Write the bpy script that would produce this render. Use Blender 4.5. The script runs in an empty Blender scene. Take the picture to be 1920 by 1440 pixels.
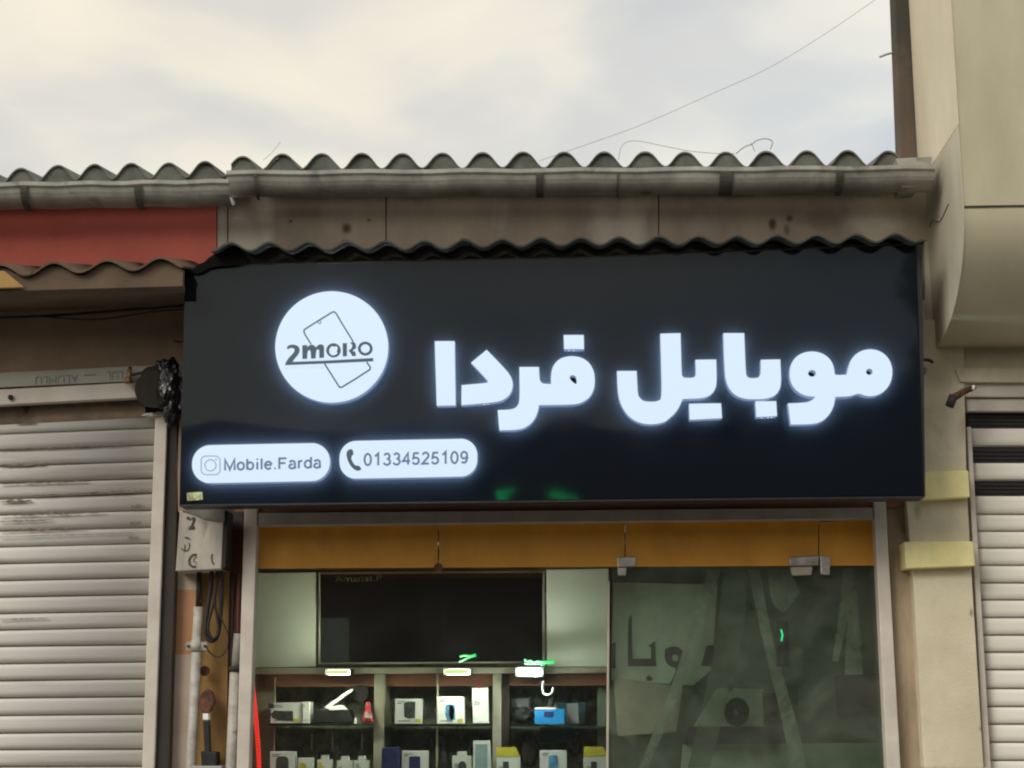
import bpy, bmesh, math, random
from mathutils import Vector, Matrix, noise
random.seed(7)
R = math.radians
scn = bpy.context.scene
COL = scn.collection

# ---------------------------------------------------------------- camera
F = 3200.0                                   # focal length in photo pixels (1920 wide)
CAM = Vector((0.0, -7.1, 1.6))
yaw, pitch, roll = R(-1.85), R(11.1), R(-0.4)
cy, sy, cp, sp, cr, sr = math.cos(yaw), math.sin(yaw), math.cos(pitch), math.sin(pitch), math.cos(roll), math.sin(roll)
FWD = Vector((sy*cp, cy*cp, sp)); R0 = Vector((cy, -sy, 0)); U0 = R0.cross(FWD)
RIGHT = cr*R0 + sr*U0; UP = -sr*R0 + cr*U0
cd = bpy.data.cameras.new('camera'); cam = bpy.data.objects.new('camera', cd); COL.objects.link(cam)
m = Matrix.Identity(4)
for i in range(3):
    m[i][0] = RIGHT[i]; m[i][1] = UP[i]; m[i][2] = -FWD[i]; m[i][3] = CAM[i]
cam.matrix_world = m
cd.sensor_width = 36; cd.lens = F/1920*36; cd.clip_start = .05; cd.clip_end = 2000
scn.camera = cam

# ---------------------------------------------------------------- sky, sun, exposure
w = bpy.data.worlds.new('World'); scn.world = w; w.use_nodes = True
nt = w.node_tree; nt.nodes.clear()
def wn(t, **k):
    n = nt.nodes.new(t)
    for a, b in k.items(): setattr(n, a, b)
    return n
out = wn('ShaderNodeOutputWorld'); bg = wn('ShaderNodeBackground'); bg2 = wn('ShaderNodeBackground'); add = wn('ShaderNodeAddShader')
sky = wn('ShaderNodeTexSky', sky_type='NISHITA', sun_disc=False, sun_elevation=R(36), sun_rotation=R(-140))
sky.dust_density = 3; sky.altitude = 10
nt.links.new(sky.outputs[0], bg.inputs[0]); bg.inputs[1].default_value = 0.05 # haze-veiled blue sky behind the cloud
tc = wn('ShaderNodeTexCoord')
mp = wn('ShaderNodeMapping'); mp.inputs['Scale'].default_value = (1.0, 1.0, 2.2); mp.inputs['Rotation'].default_value = (0, R(24), 0)
mp.inputs['Location'].default_value = (5.3, 1.4, 2.35)
nt.links.new(tc.outputs['Generated'], mp.inputs[0])
nz = wn('ShaderNodeTexNoise'); nz.inputs['Scale'].default_value = 5.2; nz.inputs['Detail'].default_value = 4.5; nz.inputs['Roughness'].default_value = .42; nz.inputs['Distortion'].default_value = .35
nt.links.new(mp.outputs[0], nz.inputs[0])
rp = wn('ShaderNodeValToRGB')
rp.color_ramp.interpolation = 'B_SPLINE'
e = rp.color_ramp.elements
e[0].position = .30; e[0].color = (.56, .55, .52, 1)
e[1].position = .72; e[1].color = (.98, .87, .68, 1)
x = e.new(.47); x.color = (.70, .67, .59, 1)
x = e.new(.55); x.color = (.84, .78, .63, 1)
nt.links.new(nz.outputs[0], rp.inputs[0])
# the cloud layer is warmer towards the left (where the low sun is) and cooler to the right
sep = wn('ShaderNodeSeparateXYZ'); nt.links.new(tc.outputs['Generated'], sep.inputs[0])
mr = wn('ShaderNodeMapRange'); mr.inputs[1].default_value = -.1; mr.inputs[2].default_value = .3
nt.links.new(sep.outputs[0], mr.inputs[0])
tint = wn('ShaderNodeMix', data_type='RGBA'); tint.inputs[6].default_value = (1.04, 1.0, .93, 1); tint.inputs[7].default_value = (.90, .935, .99, 1)
nt.links.new(mr.outputs[0], tint.inputs[0])
mul = wn('ShaderNodeMix', data_type='RGBA', blend_type='MULTIPLY'); mul.inputs[0].default_value = 1
nt.links.new(rp.outputs[0], mul.inputs[6]); nt.links.new(tint.outputs[2], mul.inputs[7])
nt.links.new(mul.outputs[2], bg2.inputs[0]); bg2.inputs[1].default_value = .92
nt.links.new(bg.outputs[0], add.inputs[0]); nt.links.new(bg2.outputs[0], add.inputs[1]); nt.links.new(add.outputs[0], out.inputs[0])

sl = bpy.data.lights.new('sun', 'SUN'); sun = bpy.data.objects.new('sun', sl); COL.objects.link(sun)
sl.energy = 1.7; sl.angle = R(28); sl.color = (1, .965, .90)
el, az = R(36), R(-140)                      # azimuth clockwise from +Y: front left of the shops
sd = Vector((math.sin(az)*math.cos(el), math.cos(az)*math.cos(el), math.sin(el)))
sun.rotation_euler = sd.to_track_quat('Z', 'Y').to_euler()
scn.view_settings.view_transform = 'Standard'; scn.view_settings.look = 'None'
scn.view_settings.gamma = 1; scn.view_settings.exposure = 0; scn.view_settings.use_curve_mapping = False
scn.render.engine = 'CYCLES'
scn.cycles.pixel_filter_type = 'BLACKMAN_HARRIS'; scn.cycles.filter_width = 2.1
scn.cycles.max_bounces = 7; scn.cycles.transparent_max_bounces = 10

# ---------------------------------------------------------------- helpers
def P(px, py, Y):
    """point on the vertical plane y=Y that was surveyed at photo pixel (px,py)"""
    d = RIGHT*((px-960)/F) + UP*((720-py)/F) + FWD
    return CAM + d*((Y-CAM.y)/d.y)

def tag(o, label=None, cat=None, group=None, kind=None):
    if label: o['label'] = label
    if cat: o['category'] = cat
    if group: o['group'] = group
    if kind: o['kind'] = kind
    return o

def empty(name, loc, label=None, cat=None, group=None):
    o = bpy.data.objects.new(name, None); COL.objects.link(o); o.location = loc; o.empty_display_size = .1
    return tag(o, label, cat, group)

def link(name, me, mats, parent=None):
    if not isinstance(mats, (list, tuple)): mats = [mats]
    me.materials.clear()
    for mm in mats: me.materials.append(mm)
    o = bpy.data.objects.new(name, me); COL.objects.link(o)
    if parent is not None:
        o.parent = parent
        w_ = Vector((0, 0, 0)); q = parent
        while q is not None:
            w_ += q.location; q = q.parent
        me.transform(Matrix.Translation(-w_))
    return o

def finish(bm, name):
    bmesh.ops.recalc_face_normals(bm, faces=bm.faces)
    me = bpy.data.meshes.new(name); bm.to_mesh(me); bm.free(); return me

def poly(name, pts, depth, mat, parent=None, bev=0.0):
    """pts: world points of the front outline; extruded by depth away from the street"""
    bm = bmesh.new()
    f = [bm.verts.new(p) for p in pts]; b = [bm.verts.new(p+Vector((0, depth, 0))) for p in pts]
    n = len(f)
    bm.faces.new(f); bm.faces.new(b[::-1])
    for i in range(n): bm.faces.new((f[i], b[i], b[(i+1) % n], f[(i+1) % n]))
    if bev: bmesh.ops.bevel(bm, geom=bm.edges[:], offset=bev, segments=2, affect='EDGES', profile=.5)
    return link(name, finish(bm, name), mat, parent)

def quad(name, px, Y, depth, mat, parent=None, bev=0.0):
    """px: photo pixel corners, either (x0,y0,x1,y1) or four (x,y)"""
    if len(px) == 4 and not isinstance(px[0], (tuple, list)):
        x0, y0, x1, y1 = px; px = [(x0, y0), (x1, y0), (x1, y1), (x0, y1)]
    return poly(name, [P(a, b, Y) for a, b in px], depth, mat, parent, bev)

def wbox(name, lo, hi, mat, parent=None, bev=0.0):
    lo = Vector(lo); hi = Vector(hi)
    return poly(name, [Vector((lo.x, lo.y, hi.z)), Vector((hi.x, lo.y, hi.z)), Vector((hi.x, lo.y, lo.z)), Vector((lo.x, lo.y, lo.z))], hi.y-lo.y, mat, parent, bev)

def smooth_path(pts, k=6):
    if len(pts) < 3: return pts
    o = []
    for i in range(len(pts)-1):
        a = pts[max(i-1, 0)]; b = pts[i]; c = pts[i+1]; d = pts[min(i+2, len(pts)-1)]
        for j in range(k):
            t = j/k
            o.append(.5*((2*b)+(c-a)*t+(2*a-5*b+4*c-d)*t*t+(3*b-a-3*c+d)*t**3))
    o.append(pts[-1]); return o

def tube(name, pts, r, mat, parent=None, seg=8, smooth=True, cap=True):
    pts = [Vector(p) for p in pts]
    if smooth: pts = smooth_path(pts)
    bm = bmesh.new(); rings = []
    for i, p in enumerate(pts):
        t = (pts[min(i+1, len(pts)-1)]-pts[max(i-1, 0)]).normalized()
        u = t.cross(Vector((0.03, 1, .02)))
        if u.length < .1: u = t.cross(Vector((0, 0, 1)))
        u.normalize(); v = t.cross(u)
        rr = r(i/(len(pts)-1)) if callable(r) else r
        rings.append([bm.verts.new(p+u*math.cos(2*math.pi*k/seg)*rr+v*math.sin(2*math.pi*k/seg)*rr) for k in range(seg)])
    for a, b in zip(rings, rings[1:]):
        for k in range(seg): bm.faces.new((a[k], a[(k+1) % seg], b[(k+1) % seg], b[k])).smooth = True
    if cap: bm.faces.new(rings[0][::-1]); bm.faces.new(rings[-1])
    return link(name, finish(bm, name), mat, parent)

def chaikin(pts, lim=50, it=2):
    pts = [Vector((p[0], p[1])) for p in pts]
    for _ in range(it):
        o = []; n = len(pts)
        for i in range(n):
            a, b, c = pts[i-1], pts[i], pts[(i+1) % n]
            ang = math.degrees((b-a).angle(c-b, 0))
            if ang < 2 or ang > lim: o.append(b); continue
            o.append(b+(a-b)*.25); o.append(b+(c-b)*.25)
        pts = o
    return pts

def shape(name, loops, Y, depth, mats, parent=None, fn=None, lim=50, bev=0.0, inset=0.0):
    """2D outlines in photo pixels (first outer, rest holes or further islands), made solid between Y and Y+depth"""
    cu = bpy.data.curves.new('outline', 'CURVE'); cu.dimensions = '2D'; cu.fill_mode = 'BOTH'; cu.extrude = depth/2; cu.offset = -inset
    for lp in loops:
        lp = chaikin(lp, lim)
        s = cu.splines.new('POLY'); s.points.add(len(lp)-1)
        for i, q in enumerate(lp):
            wv = P(q.x, q.y, Y); s.points[i].co = (wv.x, wv.z, 0, 1)
        s.use_cyclic_u = True
    return cu2mesh(name, cu, Y, depth, mats, parent)

def cu2mesh(name, cu, Y, depth, mats, parent, warp=None):
    o = bpy.data.objects.new('tmp', cu); COL.objects.link(o)
    dg = bpy.context.evaluated_depsgraph_get(); me = bpy.data.meshes.new_from_object(o.evaluated_get(dg))
    bpy.data.objects.remove(o); bpy.data.curves.remove(cu)
    for v in me.vertices:
        if warp: q = warp(v.co.x, v.co.y); v.co = Vector((q.x, Y+depth/2-v.co.z, q.z))
        else: v.co = Vector((v.co.x, Y+depth/2-v.co.z, v.co.y))
    bm = bmesh.new(); bm.from_mesh(me); bmesh.ops.remove_doubles(bm, verts=bm.verts, dist=1e-5)
    bmesh.ops.recalc_face_normals(bm, faces=bm.faces); bm.to_mesh(me); bm.free()
    me.name = name
    ob = link(name, me, mats, parent)
    if isinstance(mats, (list, tuple)) and len(mats) > 1:
        for p in me.polygons:
            p.material_index = 0 if p.normal.y < -.7 else (2 if p.normal.y > .7 and len(mats) > 2 else 1)
    return ob

def text(name, s, quadpx, Y, depth, mat, parent=None, spacing=1.0, bold=0.0):
    """lettering stretched to the four photo pixel corners tl,tr,br,bl"""
    cu = bpy.data.curves.new('t', 'FONT'); cu.body = s; cu.size = 1; cu.extrude = depth/2; cu.space_character = spacing; cu.resolution_u = 3
    if bold: cu.offset = bold
    o = bpy.data.objects.new('tmp', cu); COL.objects.link(o)
    dg = bpy.context.evaluated_depsgraph_get(); me = bpy.data.meshes.new_from_object(o.evaluated_get(dg))
    xs = [v.co.x for v in me.vertices]; ys = [v.co.y for v in me.vertices]
    a, b, c, d = min(xs), max(xs), min(ys), max(ys)
    bpy.data.meshes.remove(me); bpy.data.objects.remove(o)
    tl, tr, br, bl = [Vector(q) for q in quadpx]
    def warp(x, y):
        u = (x-a)/(b-a); v = (y-c)/(d-c)
        q = (tl*(1-u)+tr*u)*v + (bl*(1-u)+br*u)*(1-v)
        return P(q.x, q.y, Y)
    return cu2mesh(name, cu, Y, depth, mat, parent, warp)

def ell(cx, cy_, rx, ry, n=48, rot=0):
    return [(cx+rx*math.cos(2*math.pi*i/n+rot), cy_+ry*math.sin(2*math.pi*i/n+rot)) for i in range(n)]

def rrect(x0, y0, x1, y1, r, dyl=0.0, n=8):
    """rounded rectangle, dyl = extra y at the left end"""
    o = []
    for (cx, cy_, a0) in ((x1-r, y0+r, -90), (x1-r, y1-r, 0), (x0+r, y1-r, 90), (x0+r, y0+r, 180)):
        for i in range(n+1):
            a = R(a0+90*i/n); px = cx+r*math.cos(a); py = cy_+r*math.sin(a)
            o.append((px, py+dyl*(x1-px)/(x1-x0)))
    return o

# ---------------------------------------------------------------- materials
def nodes(name):
    mt = bpy.data.materials.new(name); mt.use_nodes = True
    return mt, mt.node_tree, mt.node_tree.nodes['Principled BSDF']
def mat(name, c, rough=.7, var=.12, scale=9, metal=0, bump=.15, c2=None, streak=0, spots=0, spotc=(.03, .022, .015), spec=.5, coat=0, fine=140):
    mt, t, b = nodes(name)
    N = t.nodes.new; L = t.links.new
    geo = N('ShaderNodeNewGeometry')
    n1 = N('ShaderNodeTexNoise'); n1.inputs['Scale'].default_value = scale; n1.inputs['Detail'].default_value = 7; n1.inputs['Roughness'].default_value = .62
    mp_ = N('ShaderNodeMapping'); L(geo.outputs['Position'], mp_.inputs[0]); L(mp_.outputs[0], n1.inputs[0])
    if streak: mp_.inputs['Scale'].default_value = (1, 1, 1/streak) if streak > 0 else (1/-streak, 1, 1)
    r1 = N('ShaderNodeValToRGB'); r1.color_ramp.elements[0].position = .32; r1.color_ramp.elements[1].position = .68
    lo = c2 if c2 else tuple(max(v*(1-2*var), 0) for v in c); hi = tuple(min(v*(1+var), 1) for v in c)
    r1.color_ramp.elements[0].color = (*lo, 1); r1.color_ramp.elements[1].color = (*hi, 1)
    L(n1.outputs[0], r1.inputs[0]); colout = r1.outputs[0]
    if spots:
        n3 = N('ShaderNodeTexNoise'); n3.inputs['Scale'].default_value = scale*1.7; n3.inputs['Detail'].default_value = 5; n3.inputs['Distortion'].default_value = .6
        m3 = N('ShaderNodeMapping'); m3.inputs['Location'].default_value = (7.3, 2, 4.1); L(geo.outputs['Position'], m3.inputs[0]); L(m3.outputs[0], n3.inputs[0])
        if streak: m3.inputs['Scale'].default_value = mp_.inputs['Scale'].default_value
        r3 = N('ShaderNodeValToRGB'); r3.color_ramp.elements[0].position = .60-.0*spots; r3.color_ramp.elements[1].position = .74
        r3.color_ramp.elements[1].color = (spots, spots, spots, 1); L(n3.outputs[0], r3.inputs[0])
        mx = N('ShaderNodeMix'); mx.data_type = 'RGBA'; L(r3.outputs[0], mx.inputs[0]); L(colout, mx.inputs[6]); mx.inputs[7].default_value = (*spotc, 1)
        colout = mx.outputs[2]
    L(colout, b.inputs['Base Color'])
    n2 = N('ShaderNodeTexNoise'); n2.inputs['Scale'].default_value = fine; n2.inputs['Detail'].default_value = 3; L(geo.outputs['Position'], n2.inputs[0])
    if bump:
        bp = N('ShaderNodeBump'); bp.inputs['Strength'].default_value = bump; bp.inputs['Distance'].default_value = .004
        L(n2.outputs[0], bp.inputs['Height']); L(bp.outputs[0], b.inputs['Normal'])
    rm = N('ShaderNodeMapRange'); rm.inputs[3].default_value = max(rough-.1, .02); rm.inputs[4].default_value = min(rough+.12, 1); L(n1.outputs[0], rm.inputs[0]); L(rm.outputs[0], b.inputs['Roughness'])
    b.inputs['Metallic'].default_value = metal; b.inputs['Specular IOR Level'].default_value = spec; b.inputs['Coat Weight'].default_value = coat
    return mt
def emit(name, c, s, rough=.3):
    mt, t, b = nodes(name)
    b.inputs['Base Color'].default_value = (.04, .04, .04, 1); b.inputs['Emission Color'].default_value = (*c, 1); b.inputs['Emission Strength'].default_value = s; b.inputs['Roughness'].default_value = rough
    return mt
def glassmat(name, tintc, haze=0.0, hc=(.3, .34, .3)):
    mt, t, b = nodes(name); t.nodes.remove(b); N = t.nodes.new; L = t.links.new
    o = t.nodes['Material Output']; tr = N('ShaderNodeBsdfTransparent'); tr.inputs[0].default_value = (*tintc, 1)
    gl = N('ShaderNodeBsdfGlossy'); gl.inputs['Roughness'].default_value = .015
    fr = N('ShaderNodeFresnel'); fr.inputs[0].default_value = 1.52
    mm = N('ShaderNodeMath'); mm.operation = 'MULTIPLY'; mm.inputs[1].default_value = 1.0; L(fr.outputs[0], mm.inputs[0])
    df = N('ShaderNodeBsdfDiffuse'); df.inputs[0].default_value = (*hc, 1)
    geo = N('ShaderNodeNewGeometry'); nn = N('ShaderNodeTexNoise'); nn.inputs['Scale'].default_value = 3.5; nn.inputs['Detail'].default_value = 8; nn.inputs['Roughness'].default_value = .65; nn.inputs['Distortion'].default_value = 1.2
    L(geo.outputs['Position'], nn.inputs[0])
    mr_ = N('ShaderNodeMapRange'); mr_.inputs[1].default_value = .35; mr_.inputs[2].default_value = .75; mr_.inputs[3].default_value = haze*.35; mr_.inputs[4].default_value = haze*1.6; L(nn.outputs[0], mr_.inputs[0])
    m1 = N('ShaderNodeMixShader'); L(mr_.outputs[0], m1.inputs[0]); L(tr.outputs[0], m1.inputs[1]); L(df.outputs[0], m1.inputs[2])
    m2 = N('ShaderNodeMixShader'); L(mm.outputs[0], m2.inputs[0]); L(m1.outputs[0], m2.inputs[1]); L(gl.outputs[0], m2.inputs[2])
    L(m2.outputs[0], o.inputs[0]); return mt

def wash(mt_, spots_, col_):
    t_ = mt_.node_tree; b_ = t_.nodes['Principled BSDF']; g_ = t_.nodes.new('ShaderNodeNewGeometry')
    for (cx, cz, sx, sz, k_) in spots_:
        q = P(cx, cz, 0); src = b_.inputs['Base Color'].links[0].from_socket
        ds = t_.nodes.new('ShaderNodeMapping'); ds.inputs['Location'].default_value = (-q.x/sx, 0, -q.z/sz); ds.inputs['Scale'].default_value = (1/sx, 0, 1/sz)
        n_ = t_.nodes.new('ShaderNodeTexNoise'); n_.inputs['Scale'].default_value = 14; n_.inputs['Detail'].default_value = 4; t_.links.new(g_.outputs['Position'], n_.inputs[0])
        ln = t_.nodes.new('ShaderNodeVectorMath'); ln.operation = 'LENGTH'; t_.links.new(g_.outputs['Position'], ds.inputs[0]); t_.links.new(ds.outputs[0], ln.inputs[0])
        ad = t_.nodes.new('ShaderNodeMath'); ad.operation = 'MULTIPLY_ADD'; ad.inputs[1].default_value = .9; t_.links.new(n_.outputs[0], ad.inputs[0]); t_.links.new(ln.outputs['Value'], ad.inputs[2])
        m_ = t_.nodes.new('ShaderNodeMapRange'); m_.inputs[1].default_value = 1.45; m_.inputs[2].default_value = .75; m_.inputs[3].default_value = 0; m_.inputs[4].default_value = k_; t_.links.new(ad.outputs[0], m_.inputs[0])
        x_ = t_.nodes.new('ShaderNodeMix'); x_.data_type = 'RGBA'; t_.links.new(m_.outputs[0], x_.inputs[0]); t_.links.new(src, x_.inputs[6]); x_.inputs[7].default_value = (*col_, 1); t_.links.new(x_.outputs[2], b_.inputs['Base Color'])
M = {}
M['cement'] = mat('weathered_cement_sheet', (.17, .175, .155), .9, .25, 9, c2=(.085, .09, .078), spots=.6, spotc=(.05, .055, .045))
M['cement_dark'] = mat('dark_mossy_cement_sheet', (.060, .058, .048), .9, .3, 8, c2=(.03, .032, .026))
M['infill'] = mat('grey_green_mortar', (.12, .123, .105), .95, .25, 10, c2=(.07, .075, .063), bump=.5)
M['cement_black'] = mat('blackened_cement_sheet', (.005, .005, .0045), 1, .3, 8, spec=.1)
M['cement_brown'] = mat('brown_dusty_cement_sheet', (.115, .078, .05), .9, .2, 6, c2=(.085, .058, .036))
M['gutter'] = mat('dirty_grey_plastic_gutter', (.35, .335, .295), .5, .25, 5, c2=(.17, .165, .145), spots=.75, spotc=(.07, .065, .055), bump=.05)
M['gutter_dark'] = mat('grimy_gutter_strap', (.19, .18, .155), .7, .2, 12)
M['fascia'] = mat('water_stained_render', (.42, .345, .27), .9, .15, 3.2, c2=(.30, .245, .19), streak=3, spots=.55, spotc=(.55, .50, .40), bump=.25)
wash(M['fascia'], [(455, 440, .11, .2, 1), (497, 430, .05, .2, .9), (1135, 430, .08, .18, .9), (1185, 430, .08, .16, 1), (1640, 420, .14, .17, .85), (415, 430, .03, .3, .9), (1480, 470, .3, .03, .3)], (.62, .57, .47))
wash(M['fascia'], [(650, 428, .028, .03, 1), (647, 455, .022, .022, .8), (1448, 420, .024, .035, 1), (1480, 410, .02, .022, .8), (1475, 432, .018, .035, .7), (1540, 415, .12, .05, .35), (560, 400, .2, .03, .3), (780, 350, .1, .09, .6), (1380, 350, .12, .08, .5), (545, 415, .012, .01, .8), (692, 413, .012, .01, .8)], (.10, .065, .04))
M['sticker'] = mat('faded_olive_sticker', (.34, .34, .14), .6, .3, 90, c2=(.10, .10, .06))
M['grime'] = mat('dry_grey_brown_grime', (.20, .165, .125), .9, .4, 40, c2=(.09, .07, .05))
M['stain'] = mat('rust_brown_stain', (.07, .04, .025), .9, .3, 30)
M['red'] = mat('matt_red_paint', (.80, .19, .14), .75, .05, 4, c2=(.68, .155, .115), bump=.2)
M['soffit'] = mat('brown_render', (.33, .235, .165), .9, .15, 5, c2=(.27, .19, .13), bump=.3)
M['board'] = None
M['slat'] = mat('cream_painted_shutter_slat', (.70, .68, .63), .45, .05, 3.2, c2=(.58, .56, .52), streak=-9, spots=.75, spotc=(.34, .30, .24), bump=.04)
M['slat_clean'] = mat('clean_cream_shutter_slat', (.74, .71, .64), .45, .05, 2.5, c2=(.67, .64, .57), streak=-5, bump=.03)
M['joint'] = mat('grimy_slat_joint', (.10, .08, .06), .8, .3, 9)
M['alu'] = mat('off_white_aluminium', (.62, .57, .50), .4, .06, 7, c2=(.52, .47, .41), bump=.03)
M['alu_pink'] = mat('dull_pinkish_aluminium', (.42, .37, .34), .45, .1, 7, bump=.03)
M['rail'] = mat('pale_green_grey_rail', (.42, .42, .37), .55, .15, 5, c2=(.27, .26, .22), streak=-4, bump=.05)
M['pencil'] = mat('faded_grey_print', (.16, .16, .15), .8, .3, 40, c2=(.24, .24, .21))
M['recess'] = mat('dark_brown_recess', (.20, .145, .10), .9, .3, 6)
M['black'] = mat('black_plastic', (.012, .012, .013), .55, .3, 20)
M['dark'] = mat('dark_stained_steel', (.035, .026, .02), .75, .3, 9, streak=4)
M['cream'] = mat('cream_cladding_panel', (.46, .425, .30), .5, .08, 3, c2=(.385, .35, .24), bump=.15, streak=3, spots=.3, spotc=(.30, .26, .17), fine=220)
M['cream_side'] = mat('pale_cream_cladding_side', (.62, .565, .43), .5, .08, 3, c2=(.53, .47, .34), bump=.15, streak=2, spots=.35, spotc=(.46, .36, .26), fine=220)  # paler than the front panel: the side's stronger light is put into the colour
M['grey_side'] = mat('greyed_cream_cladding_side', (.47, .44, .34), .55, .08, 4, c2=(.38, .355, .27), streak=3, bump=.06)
M['pillar'] = mat('beige_painted_render', (.66, .60, .44), .8, .06, 4, c2=(.56, .50, .36), bump=.5, spots=.4, spotc=(.40, .33, .22))
M['cap'] = mat('yellow_painted_band', (.80, .72, .32), .7, .08, 9, c2=(.68, .63, .33), bump=.2)
M['wood'] = mat('peeling_painted_timber', (.42, .33, .23), .85, .3, 7, c2=(.20, .155, .11), streak=5, spots=.7, spotc=(.45, .27, .12), bump=.35)
M['brownboard'] = mat('brown_varnished_board', (.30, .12, .065), .6, .2, 6, streak=-6)
M['orange'] = mat('orange_back_painted_panel', (.74, .35, .035), .3, .06, 5, c2=(.64, .29, .03), bump=.06, streak=2, spots=.2, spotc=(.35, .13, .02))
M['concrete'] = mat('stained_concrete_column', (.135, .095, .068), .9, .2, 3, c2=(.05, .042, .033), streak=3, spots=.7, spotc=(.05, .045, .035), bump=.4)
wash(M['pillar'], [(1817, 1150, .012, .022, .8), (1834, 1366, .01, .014, .7), (1770, 700, .15, .10, .35), (1716, 960, .02, .04, .5)], (.22, .17, .11))  # broad top spot paints the shade under the overhang; small ones are stains
wash(M['concrete'], [(1700, 0, .3, .32, .9), (1730, 120, .05, .3, .6)], (.035, .034, .026))
M['steel'] = mat('brushed_steel', (.62, .58, .54), .3, .1, 30, metal=.8, bump=.02)
M['frost'] = mat('frosted_grey_green_panel', (.80, .82, .70), .35, .05, 2, bump=.02)
M['beigetrim'] = mat('beige_trim', (.46, .42, .32), .5, .1, 8)
M['screen'] = mat('glossy_black_glass', (.006, .005, .006), .06, 0, 5, bump=0)
M['gold'] = mat('dull_gold_print', (.12, .09, .05), .5, .2, 50)
M['olive'] = mat('mottled_olive_backing', (.38, .43, .30), .7, .4, 14, c2=(.12, .15, .09), spots=.5, spotc=(.16, .16, .10))
M['backing'] = mat('mottled_grey_green_backing', (.26, .27, .22), .7, .4, 7, c2=(.08, .085, .07), spots=.4, spotc=(.18, .18, .14))
M['white'] = mat('white_card', (.84, .84, .82), .5, .04, 20, bump=.02)
M['greyprint'] = mat('grey_print', (.06, .065, .065), .5, .3, 60, bump=0)
M['blueprint'] = mat('blue_print', (.12, .32, .55), .4, .4, 40, c2=(.03, .06, .12), bump=0)
M['navy'] = mat('navy_print', (.03, .04, .16), .4, .3, 30, bump=0)
M['lightblue'] = mat('pale_teal_print', (.35, .48, .48), .5, .1, 30, bump=0)
M['yellow'] = mat('yellow_card', (.72, .62, .06), .5, .08, 20, bump=.02)
M['blue'] = mat('bright_blue_card', (.02, .30, .70), .45, .1, 20, bump=.02)
M['teal'] = mat('muted_teal_card', (.06, .17, .22), .5, .3, 14)
M['greydev'] = mat('grey_plastic', (.34, .35, .34), .5, .1, 20)
M['redplastic'] = mat('red_plastic', (.62, .06, .07), .35, .2, 30)
M['brass'] = mat('tarnished_brass', (.35, .22, .10), .45, .3, 40, metal=.6)
M['rust'] = mat('rusty_brown_metal', (.13, .05, .03), .8, .4, 30)
M['boxmetal'] = mat('weathered_grey_meter_box', (.44, .41, .35), .6, .2, 9, c2=(.30, .27, .23), spots=.8, spotc=(.16, .13, .11), streak=3, bump=.08)
M['paint_white'] = mat('old_off_white_wall', (.50, .43, .33), .85, .08, 5, bump=.3)
M['paint_orange'] = mat('salmon_orange_wall', (.48, .25, .13), .85, .08, 5, bump=.3)
M['paint_pink'] = mat('pinkish_beige_wall', (.50, .40, .33), .85, .08, 5, bump=.3)
M['paint_yellow'] = mat('ochre_yellow_wall', (.42, .27, .08), .85, .2, 6, c2=(.26, .14, .05), streak=3, bump=.3)
M['redbrown'] = mat('red_brown_wall', (.11, .035, .02), .85, .3, 8, streak=4)
M['pipe'] = mat('spattered_white_conduit', (.42, .40, .35), .6, .15, 22, spots=.8, spotc=(.12, .11, .10), bump=.15)
M['cable'] = mat('black_cable', (.012, .011, .010), .6, .2, 30, bump=0)
M['wire'] = mat('thin_grey_wire', (.36, .35, .32), .6, .1, 30, bump=0)
M['film'] = glassmat('dusty_translucent_film', (.92, .93, .90), .62, (.84, .86, .76))  # slanting street reflections put into translucent strips behind the door glass
M['film_dim'] = glassmat('dull_translucent_film', (.85, .88, .83), .3, (.5, .54, .46))
M['haze_wall'] = mat('dim_grey_green_wall', (.22, .26, .20), .8, .3, 3, c2=(.10, .125, .10))
M['haze_pale'] = mat('pale_grey_green_board', (.66, .72, .61), .8, .2, 4, c2=(.46, .52, .43))  # both board tones raised to carry the street reflection in the door glass
M['print_dark'] = mat('dark_green_black_letter', (.012, .02, .016), .5, .3, 20, bump=0)
M['dark_int'] = mat('dark_brown_interior', (.05, .03, .02), .7, .3, 6)
M['asphalt'] = mat('asphalt', (.055, .054, .052), .95, .2, 3, bump=.5)
M['paving'] = mat('concrete_paving', (.28, .26, .23), .9, .15, 4, bump=.4)
M['opp_wall'] = mat('far_side_brown_wall', (.045, .04, .036), .85, .3, .8)
M['opp_red'] = mat('far_side_dark_red_wall', (.07, .018, .015), .85, .3, .8)
M['opp_pale'] = mat('far_side_pale_board', (.60, .66, .60), .7, .15, 1)
M['face'] = emit('lit_letter_face', (.69, .83, .99), .97)
M['side'] = emit('lit_letter_edge', (.26, .36, .60), .62)
M['back'] = emit('lit_letter_back', (.62, .78, .92), 85)  # hidden emitter added behind letters and plates for the halo
M['led'] = emit('bare_led_dot', (.95, .97, 1), 3)
M['lamp_white'] = emit('white_led_lamp', (.93, 1, .97), 12)
M['lamp_yellow'] = emit('yellow_green_led_lamp', (.90, 1, .35), 1.0)
M['lamp_yellow_beam'] = emit('yellow_led_lamp_beam', (.97, 1, .80), 150)
M['lamp_white_beam'] = emit('white_led_lamp_beam', (.93, 1, .97), 160)
M['red_led'] = emit('red_led_rope', (1, .025, .015), 1.15)
M['green_led'] = emit('green_led_tube', (.0, 1, .22), 14)
M['inkblue'] = mat('blue_grey_print', (.10, .16, .26), .5, .1, 40, bump=0)
M['inkpale'] = mat('pale_blue_grey_print', (.25, .34, .50), .5, .1, 40, bump=0)
M['inkdark'] = mat('dark_slate_print', (.04, .065, .085), .5, .2, 60, bump=0)
M['inkfaint'] = mat('very_faint_blue_print', (.47, .56, .72), .5, .1, 60, bump=0)
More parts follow.
